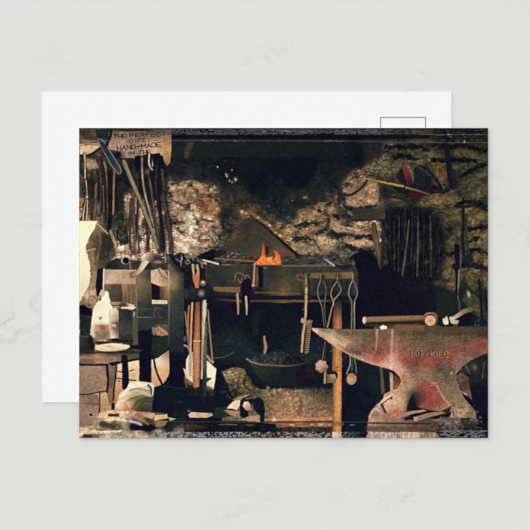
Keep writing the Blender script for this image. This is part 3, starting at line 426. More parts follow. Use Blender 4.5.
    # ---- coal bed, hood
    P('coal_bed', [(208,250),(230,244),(242,248),(256,256),(296,254),(330,256),(346,262),(352,264),(340,270),(206,270)], [(215,262,(62,60,50)),(235,258,(70,66,56)),(245,256,(50,50,44)),(290,262,(58,58,48)),(310,260,(62,64,54)),(330,262,(64,64,54)),(345,266,(74,76,66))], 2, {'m':.4,'g':.15}, sig=9)
    specks(120,222,250,256,264,[(128,122,108),(34,34,34),(92,84,68),(40,36,38)],51,(.4,1.1),.75); specks(110,282,252,348,264,[(112,106,90),(36,38,38),(60,62,54),(40,40,40)],52,(.5,1.5),.7)
    for x,y in [(228,256),(232,253),(238,253),(225,260),(234,257)]: B(x,y,1.6,1.1,(140,134,126),.8)
    K = 'iron_hood'
    P(K, [(245,218.5),(250,217.8),(257,220),(268,229),(281,241),(294,253.5),(290,256),(262,257),(243,254.5),(225,250),(231,238),(237,226)], [(246,224,(58,52,46)),(254,226,(62,54,48)),(238,238,(70,56,48)),(250,240,(62,60,50)),(268,240,(66,60,52)),(280,248,(76,62,52)),(238,248,(62,60,50)),(255,250,(66,66,52)),(285,254,(98,68,52))], 1.2, {'m':.07,'v':.05}, sig=6)
    B(234,236,3,7,(110,76,62),.5,10,tex={'v':.1}); B(284,251,5,2.6,(120,74,56),.6,20)
    L(K+'>rim', [(256,219.6),(268,229),(281,240.6),(290,248.5),(298,255.5)], [1.6,2.4,3,3], (30,28,30), 1.)
    for i, (x,y) in enumerate([(242,212.5),(246,213),(250,213),(254,215),(258,217.6),(262,220.6),(266,222.6),(269.5,225.5),(271,228.5),(276,232.5),(280,235.5),(285,237),(284,231),(289,230.5),(291,236)]): B(x,y,2.1,1.5,[(176,136,92),(206,166,120),(150,108,68)][i%3],.85,20,tex={'m':.3})
    B(242.3,211.6,1.4,1.4,(236,206,172),.9); B(288,217.5,2,1,(110,116,108),.7); B(279,223.5,2.4,1,(150,146,132),.8); B(277,202,1,1,(96,92,76),.6); B(265,213,1.6,1.3,(74,100,108),.7); B(269,206,1,1.4,(110,104,90),.6); B(258,207,2,1.4,(92,84,66),.6); B(292.5,200.5,.8,.8,(150,140,116),.7)
    # small roof-like scoop + light rods
    P('coal_scoop', [(195,257),(201,252.5),(210,249.5),(216,250),(218,254),(214,261),(204,260)], (24,24,34), 1.1); P('coal_scoop', [(184,256),(194,254),(205,249.5),(211,250),(200,254),(194,259),(186,258)], (124,110,88), 1.2, {'m':.15}); 
    P('coal_scoop',[(216,250),(226,252),(220,257),(214,258)],(34,38,38),1.6)
    L('fire_poker', [(215,258.4),(236,260),(254,261.2)], [2,2.6], (128,98,74), .9, prof=.5); L(None, [(220,263),(254,263.2)], 1.2, NAVY, .9)
    L('fire_poker', [(203,260),(211,262),(218,264)], [1.4,1.8], (220,208,184), .8); B(228,265,5,.9,(170,166,158),.6); B(237,263,3,.8,(120,112,102),.6)
    # ---- flames
    K = 'forge_fire'
    B(268,258,16,9,(150,72,40),.35)
    P(K, [(253,265.5),(255,262),(258,260),(261,256.5),(262,250),(262.6,243),(264.6,248),(264.8,256),(266,258),(268.5,257),(271,257),(272.8,261),(275.6,256),(273.4,250),(277,252),(280,256),(281,261),(281,266)], [(256,264,(232,120,60)),(262,261,(246,138,66)),(263,250,(196,92,56)),(267,262,(240,120,58)),(272,260,(252,158,84)),(277,262,(236,112,52)),(277,254,(206,104,62)),(281,264,(206,110,70))], 1.2, {'m':.1}, sig=3)
    for x,y,r in [(266,262,1),(270,264,1),(274.5,261.5,1.1),(261,263.5,.9),(263,260,.6)]: B(x,y,r,r,(156,56,24),.6)
    for x,y in [(268.5,259),(272,257.6),(258,262.6),(278.5,262)]: B(x,y,1.1,1,(255,190,110),.8)
    B(263.4,246,1.1,4,(150,66,48),.5); P(None,[(265.4,247),(268,246),(268.6,254),(266,255.4)],(36,30,30),1.2)
    # ---- forge table
    K = 'forge_table'
    P(K, [(206,266),(254,265),(352,265),(358,268),(359,293),(352,302),(300,303),(206,303)], [(215,275,(48,54,46)),(235,275,(60,64,50)),(222,285,(44,52,46)),(250,285,(50,44,40)),(268,275,(46,52,44)),(285,272,(64,66,52)),(275,287,(68,66,48)),(292,285,(74,70,52)),(286,292,(132,92,62)),(300,280,(66,64,48)),(300,291,(76,66,48)),
        (320,270,(58,62,54)),(345,270,(60,62,54)),(320,285,(50,56,52)),(345,285,(44,50,48)),(352,292,(50,56,52)),(215,296,(30,28,36)),(260,298,(28,30,36)),(300,298,(28,30,36)),(340,298,(30,32,38))], 1, {'m':.08,'g':.05}, sig=6)
    L(K, [(282,265.8),(320,265.6),(350,265)], 1.4, (104,102,84), 1.); L(None, [(292,272),(318,272)], 4.5, (50,58,56), 3, a=.5)
    P('forge_table>ledge', [(213,286.5),(240,287),(240,292.5),(222,292),(214,290.5)], [(214,289,(112,88,64)),(236,289,(126,98,70))], .9, {'h':.08})
    P('forge_table>ledge', [(311,273),(353,272),(354,278),(340,279),(310,278)], [(314,275,(124,100,62)),(330,276,(112,92,60)),(350,276,(120,100,66))], 1, {'h':.08}); P(None,[(318,280),(352,280),(352,292),(312,292)],(36,42,44),2,{'m':.2},a=.6)
    L('forge_table>ledge', [(255,292.6),(300,293.6)], 1.6, (136,94,66), 1.2,a=.6); P(None, [(206,296),(356,295.6),(356,300),(206,300)], (28,30,36), 1.4)
    L('forge_table>lower_rail', [(214,299),(240,301),(262,301),(300,301),(318,301),(334,301)], 2.1, [(36,34,38),(96,78,58),(72,60,50),(106,80,60),(112,86,64),(60,54,50)], 1)
    P('dark_recess',[(257,266.5),(264,267.5),(263.6,287),(257,287.5)],(24,24,32),1); L('forge_table>bracket', [(254.6,264),(254,275),(253.6,285.6)], 1.8, (188,142,116), .8); P('forge_table>bracket',[(255.6,267),(258.4,267),(258.4,287),(255,287)],(96,74,58),1); P(K,[(263,267),(269,267.5),(269,290),(263,290)],(54,58,52),1.6,{'m':.1},a=.8); B(252.8,285.6,1.6,1.2,(210,196,176),.9); B(265,267.6,1.6,.8,(150,146,132),.6)
    E('coal_tongs',239.5,277,4,4.6,(60,50,42),1); P('dark_recess',[(241,280),(250,278),(252,288),(250,303),(242,304)],(26,24,34),1.4)
    for q in [[(235,280),(236,274),(241,273.5),(244,276)],[(238,279),(241,283),(242,278)],[(245,279),(247,275),(250,278)]]: L('coal_tongs', q, 1.5, (130,112,88), 1., a=.75)
    L('coal_tongs', [(237.4,294),(238,304),(238.2,314)], [2,2.2,1.4], (178,146,122), .8); L('coal_tongs', [(246,297),(246.6,306),(246.6,314.5)], [2.2,2,1.2], (190,168,146), .8); B(297,276.5,1.2,1.4,(120,100,80),.5)
    # ---- stake and tub
    L('wooden_stake', [(264,337),(264.4,341),(265.4,346),(264.4,353)], [3,3.6,4.4,3.2], (168,136,110), 1, prof=.5, off=-.3)
    K = 'slack_tub'
    P(K, [(249,360.5),(262,364.6),(282,366.4),(298,365.4),(308,361.6),(305,372),(299,382),(292,385.6),(272,385.6),(261,379),(254,371)], [(258,368,(52,54,44)),(270,374,(34,38,38)),(290,374,(31,36,37)),(305,374,(26,30,36)),(280,384,(30,36,38)),(268,370,(44,52,46))], 1.1, {'m':.07}, sig=6)
    P(K+'>charcoal', [(250,359),(256,356),(266,353.6),(276,351.6),(285,353),(294,356),(302,358.6),(308,361),(298,364.4),(285,365),(262,363)], [(260,360,(46,54,48)),(275,356,(54,64,64)),(290,358,(30,32,38)),(305,361,(32,36,40))], 1.4, {'m':.4,'g':.15}); specks(40,252,352,290,364,[(80,88,80),(30,32,36)],61,(.6,1.2),.6); L(None,[(272,352),(278,350),(284,353)],1,(60,70,70),1,a=.5)
    L(K+'>rim', [(247,359),(253,362.4),(262,364.4),(275,365.4),(285,366),(297,365),(304,363),(309,360.6)], 1.8, [(150,134,104),(128,112,84),(108,96,72),(100,86,64),(66,62,54),(52,52,48)], 1)
    # ---- earth floor
    P('earth_floor', [(222,410),(236,400),(244,392),(262,389),(300,389),(334,388),(350,392),(334,420),(334,432),(222,432)], [(250,395,(74,66,50)),(262,396,(92,84,62)),(264,410,(110,94,66)),(275,400,(140,112,80)),(285,410,(160,124,92)),(290,396,(150,118,86)),(300,402,(166,132,102)),(302,412,(140,112,84)),(315,406,(128,108,80)),(308,396,(124,100,76)),(325,410,(122,100,76)),
        (328,398,(100,84,64)),(312,390,(60,58,48)),(330,392,(50,50,46)),(275,418,(156,118,88)),(300,420,(196,136,96)),(325,420,(176,124,88)),(270,426,(60,50,44)),(290,427,(110,72,46)),(310,428,(110,84,56)),(330,427,(130,90,60)),(240,424,(120,98,74))], 1.6, {'m':.2,'g':.14}, sig=5)
    specks(40,262,388,300,396,[(196,176,150),(50,46,42),(150,130,104)],71,(.5,1.1),.75); specks(170,264,394,334,418,[(190,152,118),(84,70,52),(70,64,50)],72,(.4,1.1),.5); specks(60,240,386,266,420,[(50,48,42),(130,110,80)],73,(.6,1.4),.5)
    B(268,387.5,1.6,1.1,(206,186,162),.9); B(274,391,1.6,1.2,(190,170,150),.8); B(272,395,1,2,(60,54,44),.7,-20); L(None,[(300,398),(301,408),(299,414)],3,(70,66,52),3,a=.6); L(None,[(286,390),(310,388),(332,391)],2.4,(44,52,46),2,{'m':.3},a=.7)
    L(None,[(258,420),(290,419.4),(334,418.6)],3,(206,146,106),1.6,{'h':.1},a=.8); L(None,[(262,422.4),(334,421.6)],1.6,(50,36,34),1,a=.8); L(None,[(262,424),(300,424.6),(334,424)],2.4,(150,100,70),1.4,{'h':.3},a=.7); P(None,[(256,427.5),(334,427),(334,432),(256,432)],(40,34,36),1.6,{'m':.5},a=.85)
    for x in (312,320,292,330): B(x,424.8,2.4,.9,(236,200,172),.8)
    P('dark_recess',[(222,421),(262,421),(262,432),(184,432),(184,421)],(24,24,32),2,{'m':.2},a=.95); B(190,427,12,3.4,(96,78,46),.7,tex={'m':.3}); P('dark_recess',[(184,396),(226,396),(226,412),(200,412),(184,420)],(24,28,38),2.4,a=.9)
    P('dark_recess',[(262,423),(276,424),(276,432),(262,432)],(26,26,34),1.4)
    B(274,419.6,1.6,1.8,(246,220,194),.95)
    P('stone_chip+',[(188,415),(191,412),(200,412.6),(212,413.4),(213,415.6),(206,417.8),(190,417.6)],[(192,414,(226,192,166)),(200,415,(214,168,136)),(210,414.6,(190,160,128))],1.1,{'m':.06}); B(189,411,1.6,1.4,(150,140,122),.7)
    P('stone_chip+',[(213,416),(216,408),(224,406),(236,408),(234,416),(220,418)],(38,50,48),2,{'m':.15}); P('stone_chip+',[(224,410),(233,410.6),(240,411.6),(235,416.6),(230,415)],(172,142,110),1.2)
    P('stone_chip+',[(226.6,408.6),(231,403.6),(234.6,400.4),(240,400),(240,405),(237,410),(232,408.6)],[(230,406,(250,224,186)),(238,402,(236,208,176)),(236,408,(236,202,166))],1.); P('stone_chip+',[(232,400),(238,397),(250,394),(246,398),(240,400)],(160,136,110),1.2)
    P('dark_recess',[(240,404),(243,398),(249,396),(254,398),(252,404),(246,408),(249,414),(246,420),(240,416)],(24,24,34),1.4)
    P('stone_chip+',[(242.6,406),(244,402),(248,401.4),(250,404),(252,410),(246,410)],[(245,404,(236,206,180)),(250,409,(170,132,108))],1); P('stone_chip+',[(242,420),(246,417),(258,415),(262,418),(261,422),(252,421.6)],(172,146,114),1.3,{'m':.08}); L(None,[(246,399),(254,397.6),(259,399)],1.6,(104,96,74),1.4)
    P('dark_recess',[(252,400),(258,397),(263,400),(265,410),(264,424),(266,432),(260,432),(260,416),(254,410)],(24,30,38),1.6); B(250,425,4,1.2,(100,96,76),.7)
    # ---- wooden post under forge
    K='wooden_post'
    L(K,[(337.4,304),(337.2,330),(337,372)],[8.6,9.6,10],[(58,54,46),(176,112,78),(196,132,84),(204,140,84),(208,148,90)],1,{'m':.05,'v':.04},sm=False,prof=.35,off=-.15)
    L(K,[(338,371),(337.4,400),(337,438)],[9,9.6,9.2],[(206,142,84),(214,150,88),(214,150,92),(210,146,90)],1,{'m':.05,'v':.04},sm=False,prof=.3,off=-.2)
    P(None,[(332,371),(337,372),(338,376),(335,382),(332,384)],NAVY,1.); L(None,[(333,370.5),(341,371)],1.,(110,70,46),1,a=.7); P(None,[(341.6,368),(347,368),(347,432),(341.2,432)],(24,24,36),1.4,a=.9); L(None,[(332,424),(342,424)],4,(120,84,50),2.4,a=.7)
    # ---- brush, bolts and tongs hanging off the forge
    L('wire_brush',[(305.6,274),(306,290),(305.8,306),(305,320),(303,334),(301.6,351.5)],[2.2,3,2.8,2.8,3,2.6],[(128,106,82),(206,172,130),(200,168,126),(190,156,116),(206,166,120),(196,156,116)],.8,{'v':.06},prof=.35,off=-.2); E(None,305.6,294,.6,.7,(50,40,36),.7); E('wire_brush',302.6,320.6,1.9,2.9,(176,146,114),1); B(303,309.4,.8,.8,(150,126,100),.8)
    L('wire_brush>bristles',[(309.5,322),(308,336),(306.4,352)],[4.6,4.2,3.6],(128,110,86),.9); P('wire_brush>bristles',[(305.6,321),(313,320.6),(311,325),(306,326)],(132,112,88),1,{'m':.2})
    for k in range(13): y=324.5+k*2.15; x=309.6-k*.24; L(None,[(x-2,y+.5),(x,y),(x+2,y+.4)],.7,(54,46,42) if 1 else 0,.6,a=.75); B(x+1.2,y+1.1,.8,.5,(206,184,152),.6)
    for q in [[(297,276),(300,274.5),(304,277)],[(298,279),(303,281)],[(304,283),(306,286)]]: L('iron_bolt',q,2.2,(110,82,66),1.2)
    L(None,[(309,280),(309,300)],2.4,(34,40,44),1.6,a=.8)
    def wire(q,w,c,a=1.,p='hanging_tongs'): L(p,q,w*.92,c,.8,None,True,a*.85,.3,-.3)
    B(322.5,277,3,3,(36,34,36),.9); wire([(320.4,274),(320.6,280),(318.4,286),(317.6,292),(319,299),(321.6,306),(323,316),(324,327)],1.4,[(140,122,98),(150,142,128),(120,114,102),(110,98,80)],p='hanging_tongs+'); wire([(322.4,281),(325.4,286),(326,293),(325,300),(324.4,308),(326,327)],1.3,[(118,102,80),(138,116,88),(110,96,76),(92,82,68)])
    B(338.5,276,3,3,(40,38,38),.8); wire([(337.6,273),(336.8,281),(333,287),(331,292),(331.4,297),(333.4,302),(331.8,308),(329.4,318),(327.4,327)],1.6,[(150,122,76),(170,146,108),(166,146,116),(178,160,134),(196,180,154)],p='hanging_tongs+'); wire([(337.4,281),(340,287),(341,290),(338,295),(334,300),(333,306)],1.6,[(120,108,84),(150,128,96),(190,162,124),(184,160,126)])
    wire([(352.6,274),(352.4,280),(350,286),(348.4,292),(349.4,297),(351.4,302),(351.6,314),(351.4,329)],1.5,[(150,140,110),(190,182,160),(140,136,120),(150,138,112),(160,146,120)],p='hanging_tongs+'); wire([(352.8,280),(355.6,286),(357,292),(356.8,296),(354.6,301),(354.2,312),(354.4,329)],1.5,[(140,132,112),(120,114,100),(196,186,162),(170,160,138),(150,146,130)])
    # weights
    wire([(325,342),(323.4,352),(321.8,362)],1.2,(130,116,104)); wire([(324.4,343),(324.4,362)],.9,(90,84,78)); L('dark_recess',[(329,345),(327,372)],3,(28,28,36),2,a=.6)
    P('scalloped_weight',[(321.6+ (6.1+ .55*math.cos(7*t))*math.cos(t), 366.4+(6.0+.55*math.cos(7*t))*math.sin(t)) for t in np.linspace(0,2*math.pi,57)[:-1]],[(318,363,(206,168,142)),(325,370,(150,116,96)),(322,366,(196,156,132))],.9,{'m':.05})
    L('hammer_weight',[(325.2,373),(324.8,382.6)],2.6,(186,148,112),.8,prof=.3); P('hammer_weight',[(326.6,374.6),(334.6,374),(336,376.4),(336,381),(334,383),(326.6,383)],[(328,378,(116,92,76)),(333,377,(172,146,118)),(334,382,(130,104,84))],.9); L(None,[(326.6,375),(326.6,382)],.8,(40,30,30),.7)
    wire([(350,356),(350,364),(348,370),(346.4,374)],1.4,(176,172,164)); wire([(354.6,357),(355.4,364),(356.4,373)],1.2,(140,132,120)); L(None,[(352,355),(352,370)],2.6,(92,86,66),1.6,a=.6)
    E('round_weight',351.6,379,5,5.8,(180,140,112),1); B(350,380,2.8,3,(214,170,136),.6); B(353,375,3,1.6,(120,100,80),.5)
    B(320,364,3,3,(226,186,156),.5); B(325,369,2.4,2.6,(120,92,76),.6); L(None,[(317,371),(322,373)],1,(110,86,70),1,a=.6)
    # ---- right background: void, rack of tools
    P('dark_recess',[(352,256),(360,251.5),(372,252),(380,262),(400,275),(432,282),(436,300),(432,318),(364,330),(356,328),(359,300),(358,272)],[(370,280,(25,22,34)),(420,300,(26,24,34)),(430,290,(30,30,38))],2.,sig=9)
    specks(70,384,204,450,216,[(100,90,66),(26,30,34),(70,68,52),(30,34,38)],101,(.7,1.8),.7,1.5); specks(60,380,212,392,262,[(60,58,46),(26,28,34)],102,(.6,1.6),.6,.7); specks(70,432,214,452,290,[(96,84,58),(26,30,34),(60,62,48)],103,(.8,2.),.7,1.2)
    L(None,[(350,259),(355,254),(362,251.4),(374,251.6)],1.4,NAVY,1.4); P('iron_scoop',[(334,264),(340,265),(352,264),(352,268),(344,270),(336,268)],(38,38,48),1.2); L('iron_scoop',[(324,258),(329,262),(334,265.6)],[1.2,1.8],(176,172,166),.9); B(326,257,4,2,(70,76,92),.7)
    P('dark_recess',[(382,212),(392,208),(416,206),(432,212),(446,232),(444,262),(436,285),(400,275),(386,262)],(25,27,33),7,{'v':.35,'m':.2},a=.88)
    specks(40,386,232,440,292,[(56,62,56),(76,72,56)],81,(.6,1.4),.4,.7); B(386,241,2,3,(92,88,68),.6); B(394,243,1.6,4,(84,82,62),.6); B(409,263,3,1.2,(60,60,50),.5); B(415,258,1.6,3,(84,82,66),.55); B(404,226,1.4,4,(70,68,54),.5); B(426,262,5,1.4,(86,80,62),.6); B(421,246,1.2,5,(84,80,66),.5); B(386,226,1.6,4,(60,62,54),.6); B(438,283,5,2,(96,88,66),.6)
    B(397,199.5,4,1.2,(140,116,84),.8,8); B(402,205,4,2,(90,84,60),.6); B(424,203,6,2.4,(104,92,66),.6,tex={'m':.6})
    P('wooden_block',[(352,209),(385,207.5),(385.6,219),(352,220.5)],[(354,212,(56,54,46)),(380,214,(62,58,48))],1.2,{'h':.1,'m':.08}); L(None,[(352,220.5),(386,219.6)],1.2,(26,28,34),1); L(None,[(349,212),(352,215)],1.4,(130,126,120),1)
    L('wooden_handle+',[(373.6,224),(376,238),(378.4,252),(380.6,268)],[4,5.6,5.4,3.4],[(76,62,50),(112,88,68),(104,84,64),(72,64,52)],1,{'v':.1},prof=.4); 
    L('wooden_handle+',[(368,226),(372,232),(374,240)],2.6,(96,76,60),1.2,a=.8)
    for x0,y0,x1,y1,w,c in [(383,222,382,267,3.4,(45,45,42)),(389,220,390,262,2.8,(36,37,44)),(394,222,394,270,2.6,(46,46,46)),(399,216,398,272,3,(43,46,50)),(409,220,402.4,276,2.6,(79,72,63)),(412,214,411,262,2.2,(46,46,46)),(418,216,417,276,3,(73,68,59)),(424,224,423,272,2.4,(41,41,42)),(430,216,431,276,3.4,(63,55,48)),(405,208,405,240,2.6,(48,48,48)),(436,226,437,262,2.6,(34,34,39))]:
        L('hanging_tool+',[(x0,y0),((x0+x1)/2+.4,(y0+y1)/2),(x1,y1)],[w*.6,w,w*.8],c,1.3,{'v':.25,'m':.2},prof=.5)
    # yellow stick, red can, sickle
    L('sickle',[(338,194.5),(348,195.4),(356,192),(363,186),(367,180)],[1.2,2.2,2.4,2.2,2],(34,38,44),.9)
    P('dark_recess',[(396,177),(401,168),(405,172),(407,185),(414,184),(414,168),(421,164.5),(429,168),(437,177),(441,184),(452,191),(444,194),(438,193),(420,197),(400,193),(391,187),(400,185)],(27,30,36),1.8,{'m':.3},a=.93); L(None,[(416,166),(424,170),(432,178),(437,185)],1.6,(58,62,54),1.4,{'m':.3},a=.8); L(None,[(384,194),(392,197),(404,199)],2.4,(30,32,36),1.6,{'m':.3},a=.8); L(None,[(431,170),(438,178),(444,188)],2,(96,84,56),1.4,{'m':.4},a=.8)
    B(419,178,5,6,(32,38,46),.7,30)
    P('red_bucket',[(402,166),(405,163),(408,166),(412.4,174),(412,183),(408,185),(405,178)],[(404,167,(112,54,54)),(407,173,(110,40,48)),(409,180,(80,32,40)),(411,184,(50,28,36))],1.1); P('red_bucket',[(406,164),(409,165),(413,171),(414,178),(412.6,180),(409,171)],(98,84,70),1.4,{'m':.3}); L('red_bucket',[(392,172),(396,178),(400,184)],[1.6,2.6],(92,48,52),1.4,a=.8); P(None,[(395,162),(402,161),(400,168),(396,170)],(104,84,60),2.,{'m':.15},a=.8)
    P('red_bucket',[(408,190),(420,191),(426,195),(418,198),(410,197)],(58,28,38),2.4); B(430,186,4,2.4,(60,30,34),.6,-30); B(434,183,1.4,4,(84,84,66),.6,-50); B(452,191,2.4,2,(110,108,92),.7)
    L('yellow_stick',[(366,178.6),(380,181.6),(403,186.4)],[2,2.4,2.6],[(150,126,56),(176,148,62),(168,140,58)],.8,prof=.3); L('yellow_stick',[(406,187.4),(418,190.6),(431,195)],[2,1.8,1.2],[(132,104,56),(116,96,52),(84,76,56)],.8)
    L('dark_pole',[(445.4,134),(447,152),(449.6,172),(452.4,187)],[4.2,5.6,5.8,5.4],(27,28,35),1.1,sm=False); P('dark_pole',[(450,168),(456,170),(458,186),(452,190)],(30,36,40),1.6,a=.8)
    # right wall irons
    def iron(q,w,c=(28,32,38),p='iron_bracket'): L(p,q,w,c,1.1,{'m':.06})
    iron([(455,206),(461,207),(470,206)],3); iron([(463,207),(463.4,222),(462.6,240),(464,262)],3.2); iron([(467,214),(466,232),(468,246),(469,262)],2,(50,52,44)); iron([(471,205),(478,203)],2.6); 
    P('iron_bracket',[(454,244),(459,244.6),(459.6,262),(460,286),(462,296),(456,298),(455,264)],NAVY,1.); iron([(454,265),(462,266.4),(474,266),(488,269)],3.4); iron([(461,250),(460.6,270)],1.1,(74,84,76)); L('iron_bracket',[(459,270),(458.6,283),(458,298)],1.6,(120,116,96),.8); 
    P('dark_recess',[(463,256),(472,252),(474,263),(464,264)],(32,38,40),1.6,a=.9); P('dark_recess',[(464,274),(468,284),(474,292),(480,284),(482,278),(487.6,300),(487.6,322),(436,326),(436,290),(446,289),(456,296)],(34,40,38),2.4,{'m':.12},a=.8)
    P('bulk_sack',[(466,292),(474,294),(480,300),(479,312),(470,310),(462,300)],(66,68,46),2,{'m':.1}); B(480,310,6,6,(96,84,60),.6,tex={'m':.2}); L('iron_bracket',[(479,280),(481,300),(482,318)],2.6,(24,30,36),1.4); iron([(486,288),(486.4,310)],2); L('iron_bracket',[(458,296),(460,310),(458,316)],1.2,(84,84,66),1); B(468.6,294,1.4,3.4,(200,200,170),.9,-15); P(None,[(438,292),(456,293),(458,310),(440,314)],(34,42,36),3,a=.7)
    # ---- anvil
    K='anvil'
    P('dark_recess',[(358,360),(394,368),(404,378),(400,386),(372,408),(366,432),(346,432),(346,390),(358,387)],[(370,372,(26,34,40)),(378,385,(26,36,42)),(355,400,(24,24,38)),(352,372,(30,32,36)),(365,395,(24,28,38)),(385,375,(28,34,38))],1.4,{'m':.07})
    L('stump_pole',[(381,366),(382,380),(383,392)],[3.6,4,5],(92,88,66),1.4,{'v':.08},prof=.4); L('stump_pole',[(391,370),(391.6,380),(391.8,391)],[3,3.6,3],[(150,122,96),(196,166,134),(188,158,124)],1); P('stump_pole',[(394,372),(400,379),(399,388),(395,391),(393,384)],[(396,380,(96,60,46)),(398,386,(150,84,60))],1.2); P('dark_recess',[(388,368.5),(396,370.6),(401,378),(400.4,381),(396,376),(390,372)],NAVY,1.)
    P('dark_recess',[(458,372),(468,362),(488,354),(487.6,438),(470,438),(478,412),(464,392)],[(480,365,(32,38,38)),(470,366,(50,54,46)),(480,395,(24,24,38)),(484,430,(22,22,34))],1.4,{'m':.12}); L(None,[(466,366),(470,374)],1.2,(110,120,110),1,a=.7); L(None,[(484,362),(482.6,378)],1,(96,104,92),1,a=.7); B(475,367.5,2.4,3.4,(106,104,84),.8,-20); B(469,376,5,3,(22,24,34),.8)
    P('rusty_drum',[(457,375),(462,372),(469,378),(470,388),(472,400),(465,394),(459,386)],[(460,378,(92,78,64)),(466,384,(84,58,46)),(468,396,(110,90,72))],1.2,{'m':.14}); L(None,[(459,390),(466,394.6)],1.5,(206,190,170),1,a=.7); P('dark_recess',[(459,391),(466,396),(474,408),(468,404)],NAVY,1.2)
    body=[(311.6,328.2),(320,328.4),(346,329.2),(374,329),(375,324.6),(400,324.4),(424,324.6),(440,326),(488,325.6),(488,353.4),(480,356),(470,361),(461,367.6),(457,373),(456.8,379),(459.5,388),(463,396),(469,404),(475.5,411),(476.5,420),(488,424),(488,431),(368,432),(368.6,416),(371,411),(379,405),(383,399.4),(384.4,394),(390,391.2),(397,389),(401,382),(399.4,376.8),(394,371),(386,367.4),(372,364),(360,359.6),(350,355),(340,349.4),(330,342.4),(320,336.4),(313,330.6)]
    P(K,body,[(313,329.5,(236,206,176)),(325,331,(120,98,76)),(328,336.6,(224,186,152)),(336,339,(206,170,138)),(340,332,(98,84,64)),(345,342,(186,150,118)),(352,333,(112,92,70)),(349,350,(150,112,90)),(357,341,(148,118,92)),(365,333,(96,82,62)),(362,350,(104,76,62)),(360,357,(206,160,134)),(372,345,(128,92,72)),(378,355,(150,76,66)),(372,361,(206,140,122)),
        (385,335,(120,94,72)),(385,348,(140,96,80)),(388,362,(214,160,142)),(394,345,(170,124,100)),(394,364,(216,166,142)),(404,332,(104,82,60)),(404,345,(122,94,72)),(404,358,(156,94,78)),(412,364,(128,76,66)),(420,335,(88,70,54)),(420,347,(108,88,68)),(433,344,(96,80,64)),(432,360,(150,86,70)),(440,334,(86,72,56)),(446,345,(116,88,68)),(450,358,(144,86,70)),(446,366,(104,82,66)),
        (470,335,(90,70,54)),(470,346,(124,84,66)),(484,345,(134,86,68)),(484,332,(66,54,46)),(460,362,(138,106,88)),(415,372,(140,104,82)),(425,377,(150,122,98)),(440,372,(112,88,72)),(450,378,(106,94,72)),(404,374,(204,156,132)),(406,385,(190,146,120)),(412,380,(138,116,88)),(404,398,(192,150,122)),(396,400,(214,170,140)),(390,408,(214,172,140)),(398,412,(190,140,116)),
        (378,412,(196,158,130)),(388,395,(206,166,134)),(410,394,(104,90,68)),(425,385,(150,84,74)),(432,396,(156,84,70)),(425,402,(136,78,66)),(440,400,(160,102,84)),(446,390,(136,114,88)),(452,392,(130,108,84)),(455,402,(134,112,86)),(465,402,(140,118,92)),(462,412,(176,146,114)),(474,414,(128,108,82)),(450,412,(196,140,118)),(440,413,(150,118,94)),
        (390,420,(150,116,92)),(372,422,(190,156,130)),(420,424,(112,90,70)),(450,424,(104,84,66)),(470,424,(90,80,66)),(484,428,(40,40,44)),(410,419,(104,80,62))],.9,{'m':.08,'g':.08,'b':.07,'h':.02},sig=4.2)
    # highlights and rust
    for y0,x0,x1,c in [(333,400,487,(78,60,46)),(337,404,470,(132,104,78)),(341,398,487,(84,66,52)),(346,410,480,(128,96,74)),(356,408,452,(110,66,56)),(372,404,452,(92,76,62)),(374.5,408,450,(150,118,96)),(369,436,456,(70,60,54))]: L(None,[(x0,y0),((x0+x1)/2,y0+.8),(x1,y0-.4)],1.1,c,1.4,{'h':.4,'g':.3,'m':.3},a=.28)
    B(357,353,9,3.4,(74,56,48),.55,22,tex={'m':.4}); B(366,352,6,2.5,(140,58,54),.5,15,tex={'m':.3}); B(374,349,3,1.6,(60,54,50),.6,tex={'m':.3}); B(397,356,1.5,10,(214,150,134),.5)
    L(None,[(313,329.4),(322,333),(334,339.6),(345,345)],[1.4,3,3.4],(226,186,154),2.,{'g':.12},a=.6); L(None,[(328,341),(345,352),(360,359.4),(380,366),(390,368.6)],1.6,(222,178,150),1.4,{'g':.1},a=.7); L(None,[(313,328.6),(345,330),(374,330)],1.2,(150,130,104),1,a=.5)
    for x,y,rx,ry,an in [(377,354,7,5,20),(390,350,4,6,0),(372,360,6,2.4,10),(412,360,6,4,0),(424,363,9,4,0),(446,357,8,3,0),(432,397,8,8,20),(430,388,7,5,0),(424,392,5,7,0),(452,356,5,2,0),(405,362,3,5,0),(396,412,7,2.4,0),(404,377,2,5,0),(482,346,5,5,-20),(440,361,6,4,0),(436,404,7,4,0),(462,350,7,2,0)]: B(x,y,rx,ry,(150,64,56),.38,an,tex={'m':.16,'g':.1})
    B(415,364,3,4,(90,66,74),.7,tex={'m':.1}); B(445,374,5,3,(92,84,74),.6,tex={'m':.3}); B(441,368,2,3,(80,62,66),.7,tex={'m':.3}); B(450,378,6,3,(96,92,78),.5); specks(70,400,326,487,350,[(150,120,92),(64,56,46),(96,80,60)],90,(.4,.9),.4,1.6); specks(50,436,362,458,384,[(60,52,48),(176,140,118)],91,(.4,1.),.5); specks(60,318,332,380,362,[(214,180,150),(84,66,56)],92,(.4,.8),.35); specks(70,416,380,446,408,[(176,106,92),(110,60,52)],95,(.4,.9),.4)
    L(None,[(392.4,330),(391.6,348),(391,368)],[2.2,2.8,3.4],[(204,172,146),(214,170,150),(226,176,160),(232,190,172)],1.6,{'g':.06},a=.75); L(None,[(377,330),(376.6,340),(376,350)],[2,1.4],(206,174,148),1.4,a=.7); L(None,[(374.6,325),(375,340)],.9,(84,74,62),.9,a=.6)
    L(None,[(437,386),(441,394),(448,403),(455,411)],1.4,(216,176,150),1.4,a=.7); L(None,[(436,385),(430,386),(424,388)],1,(206,150,136),1.4,a=.4); B(434,383,3,1,(226,190,166),.6)
    L(None,[(455,374),(457,372),(461,368.5)],1,(196,170,150),1,a=.6); B(451.6,373,1.4,1,(214,190,170),.7,-30)
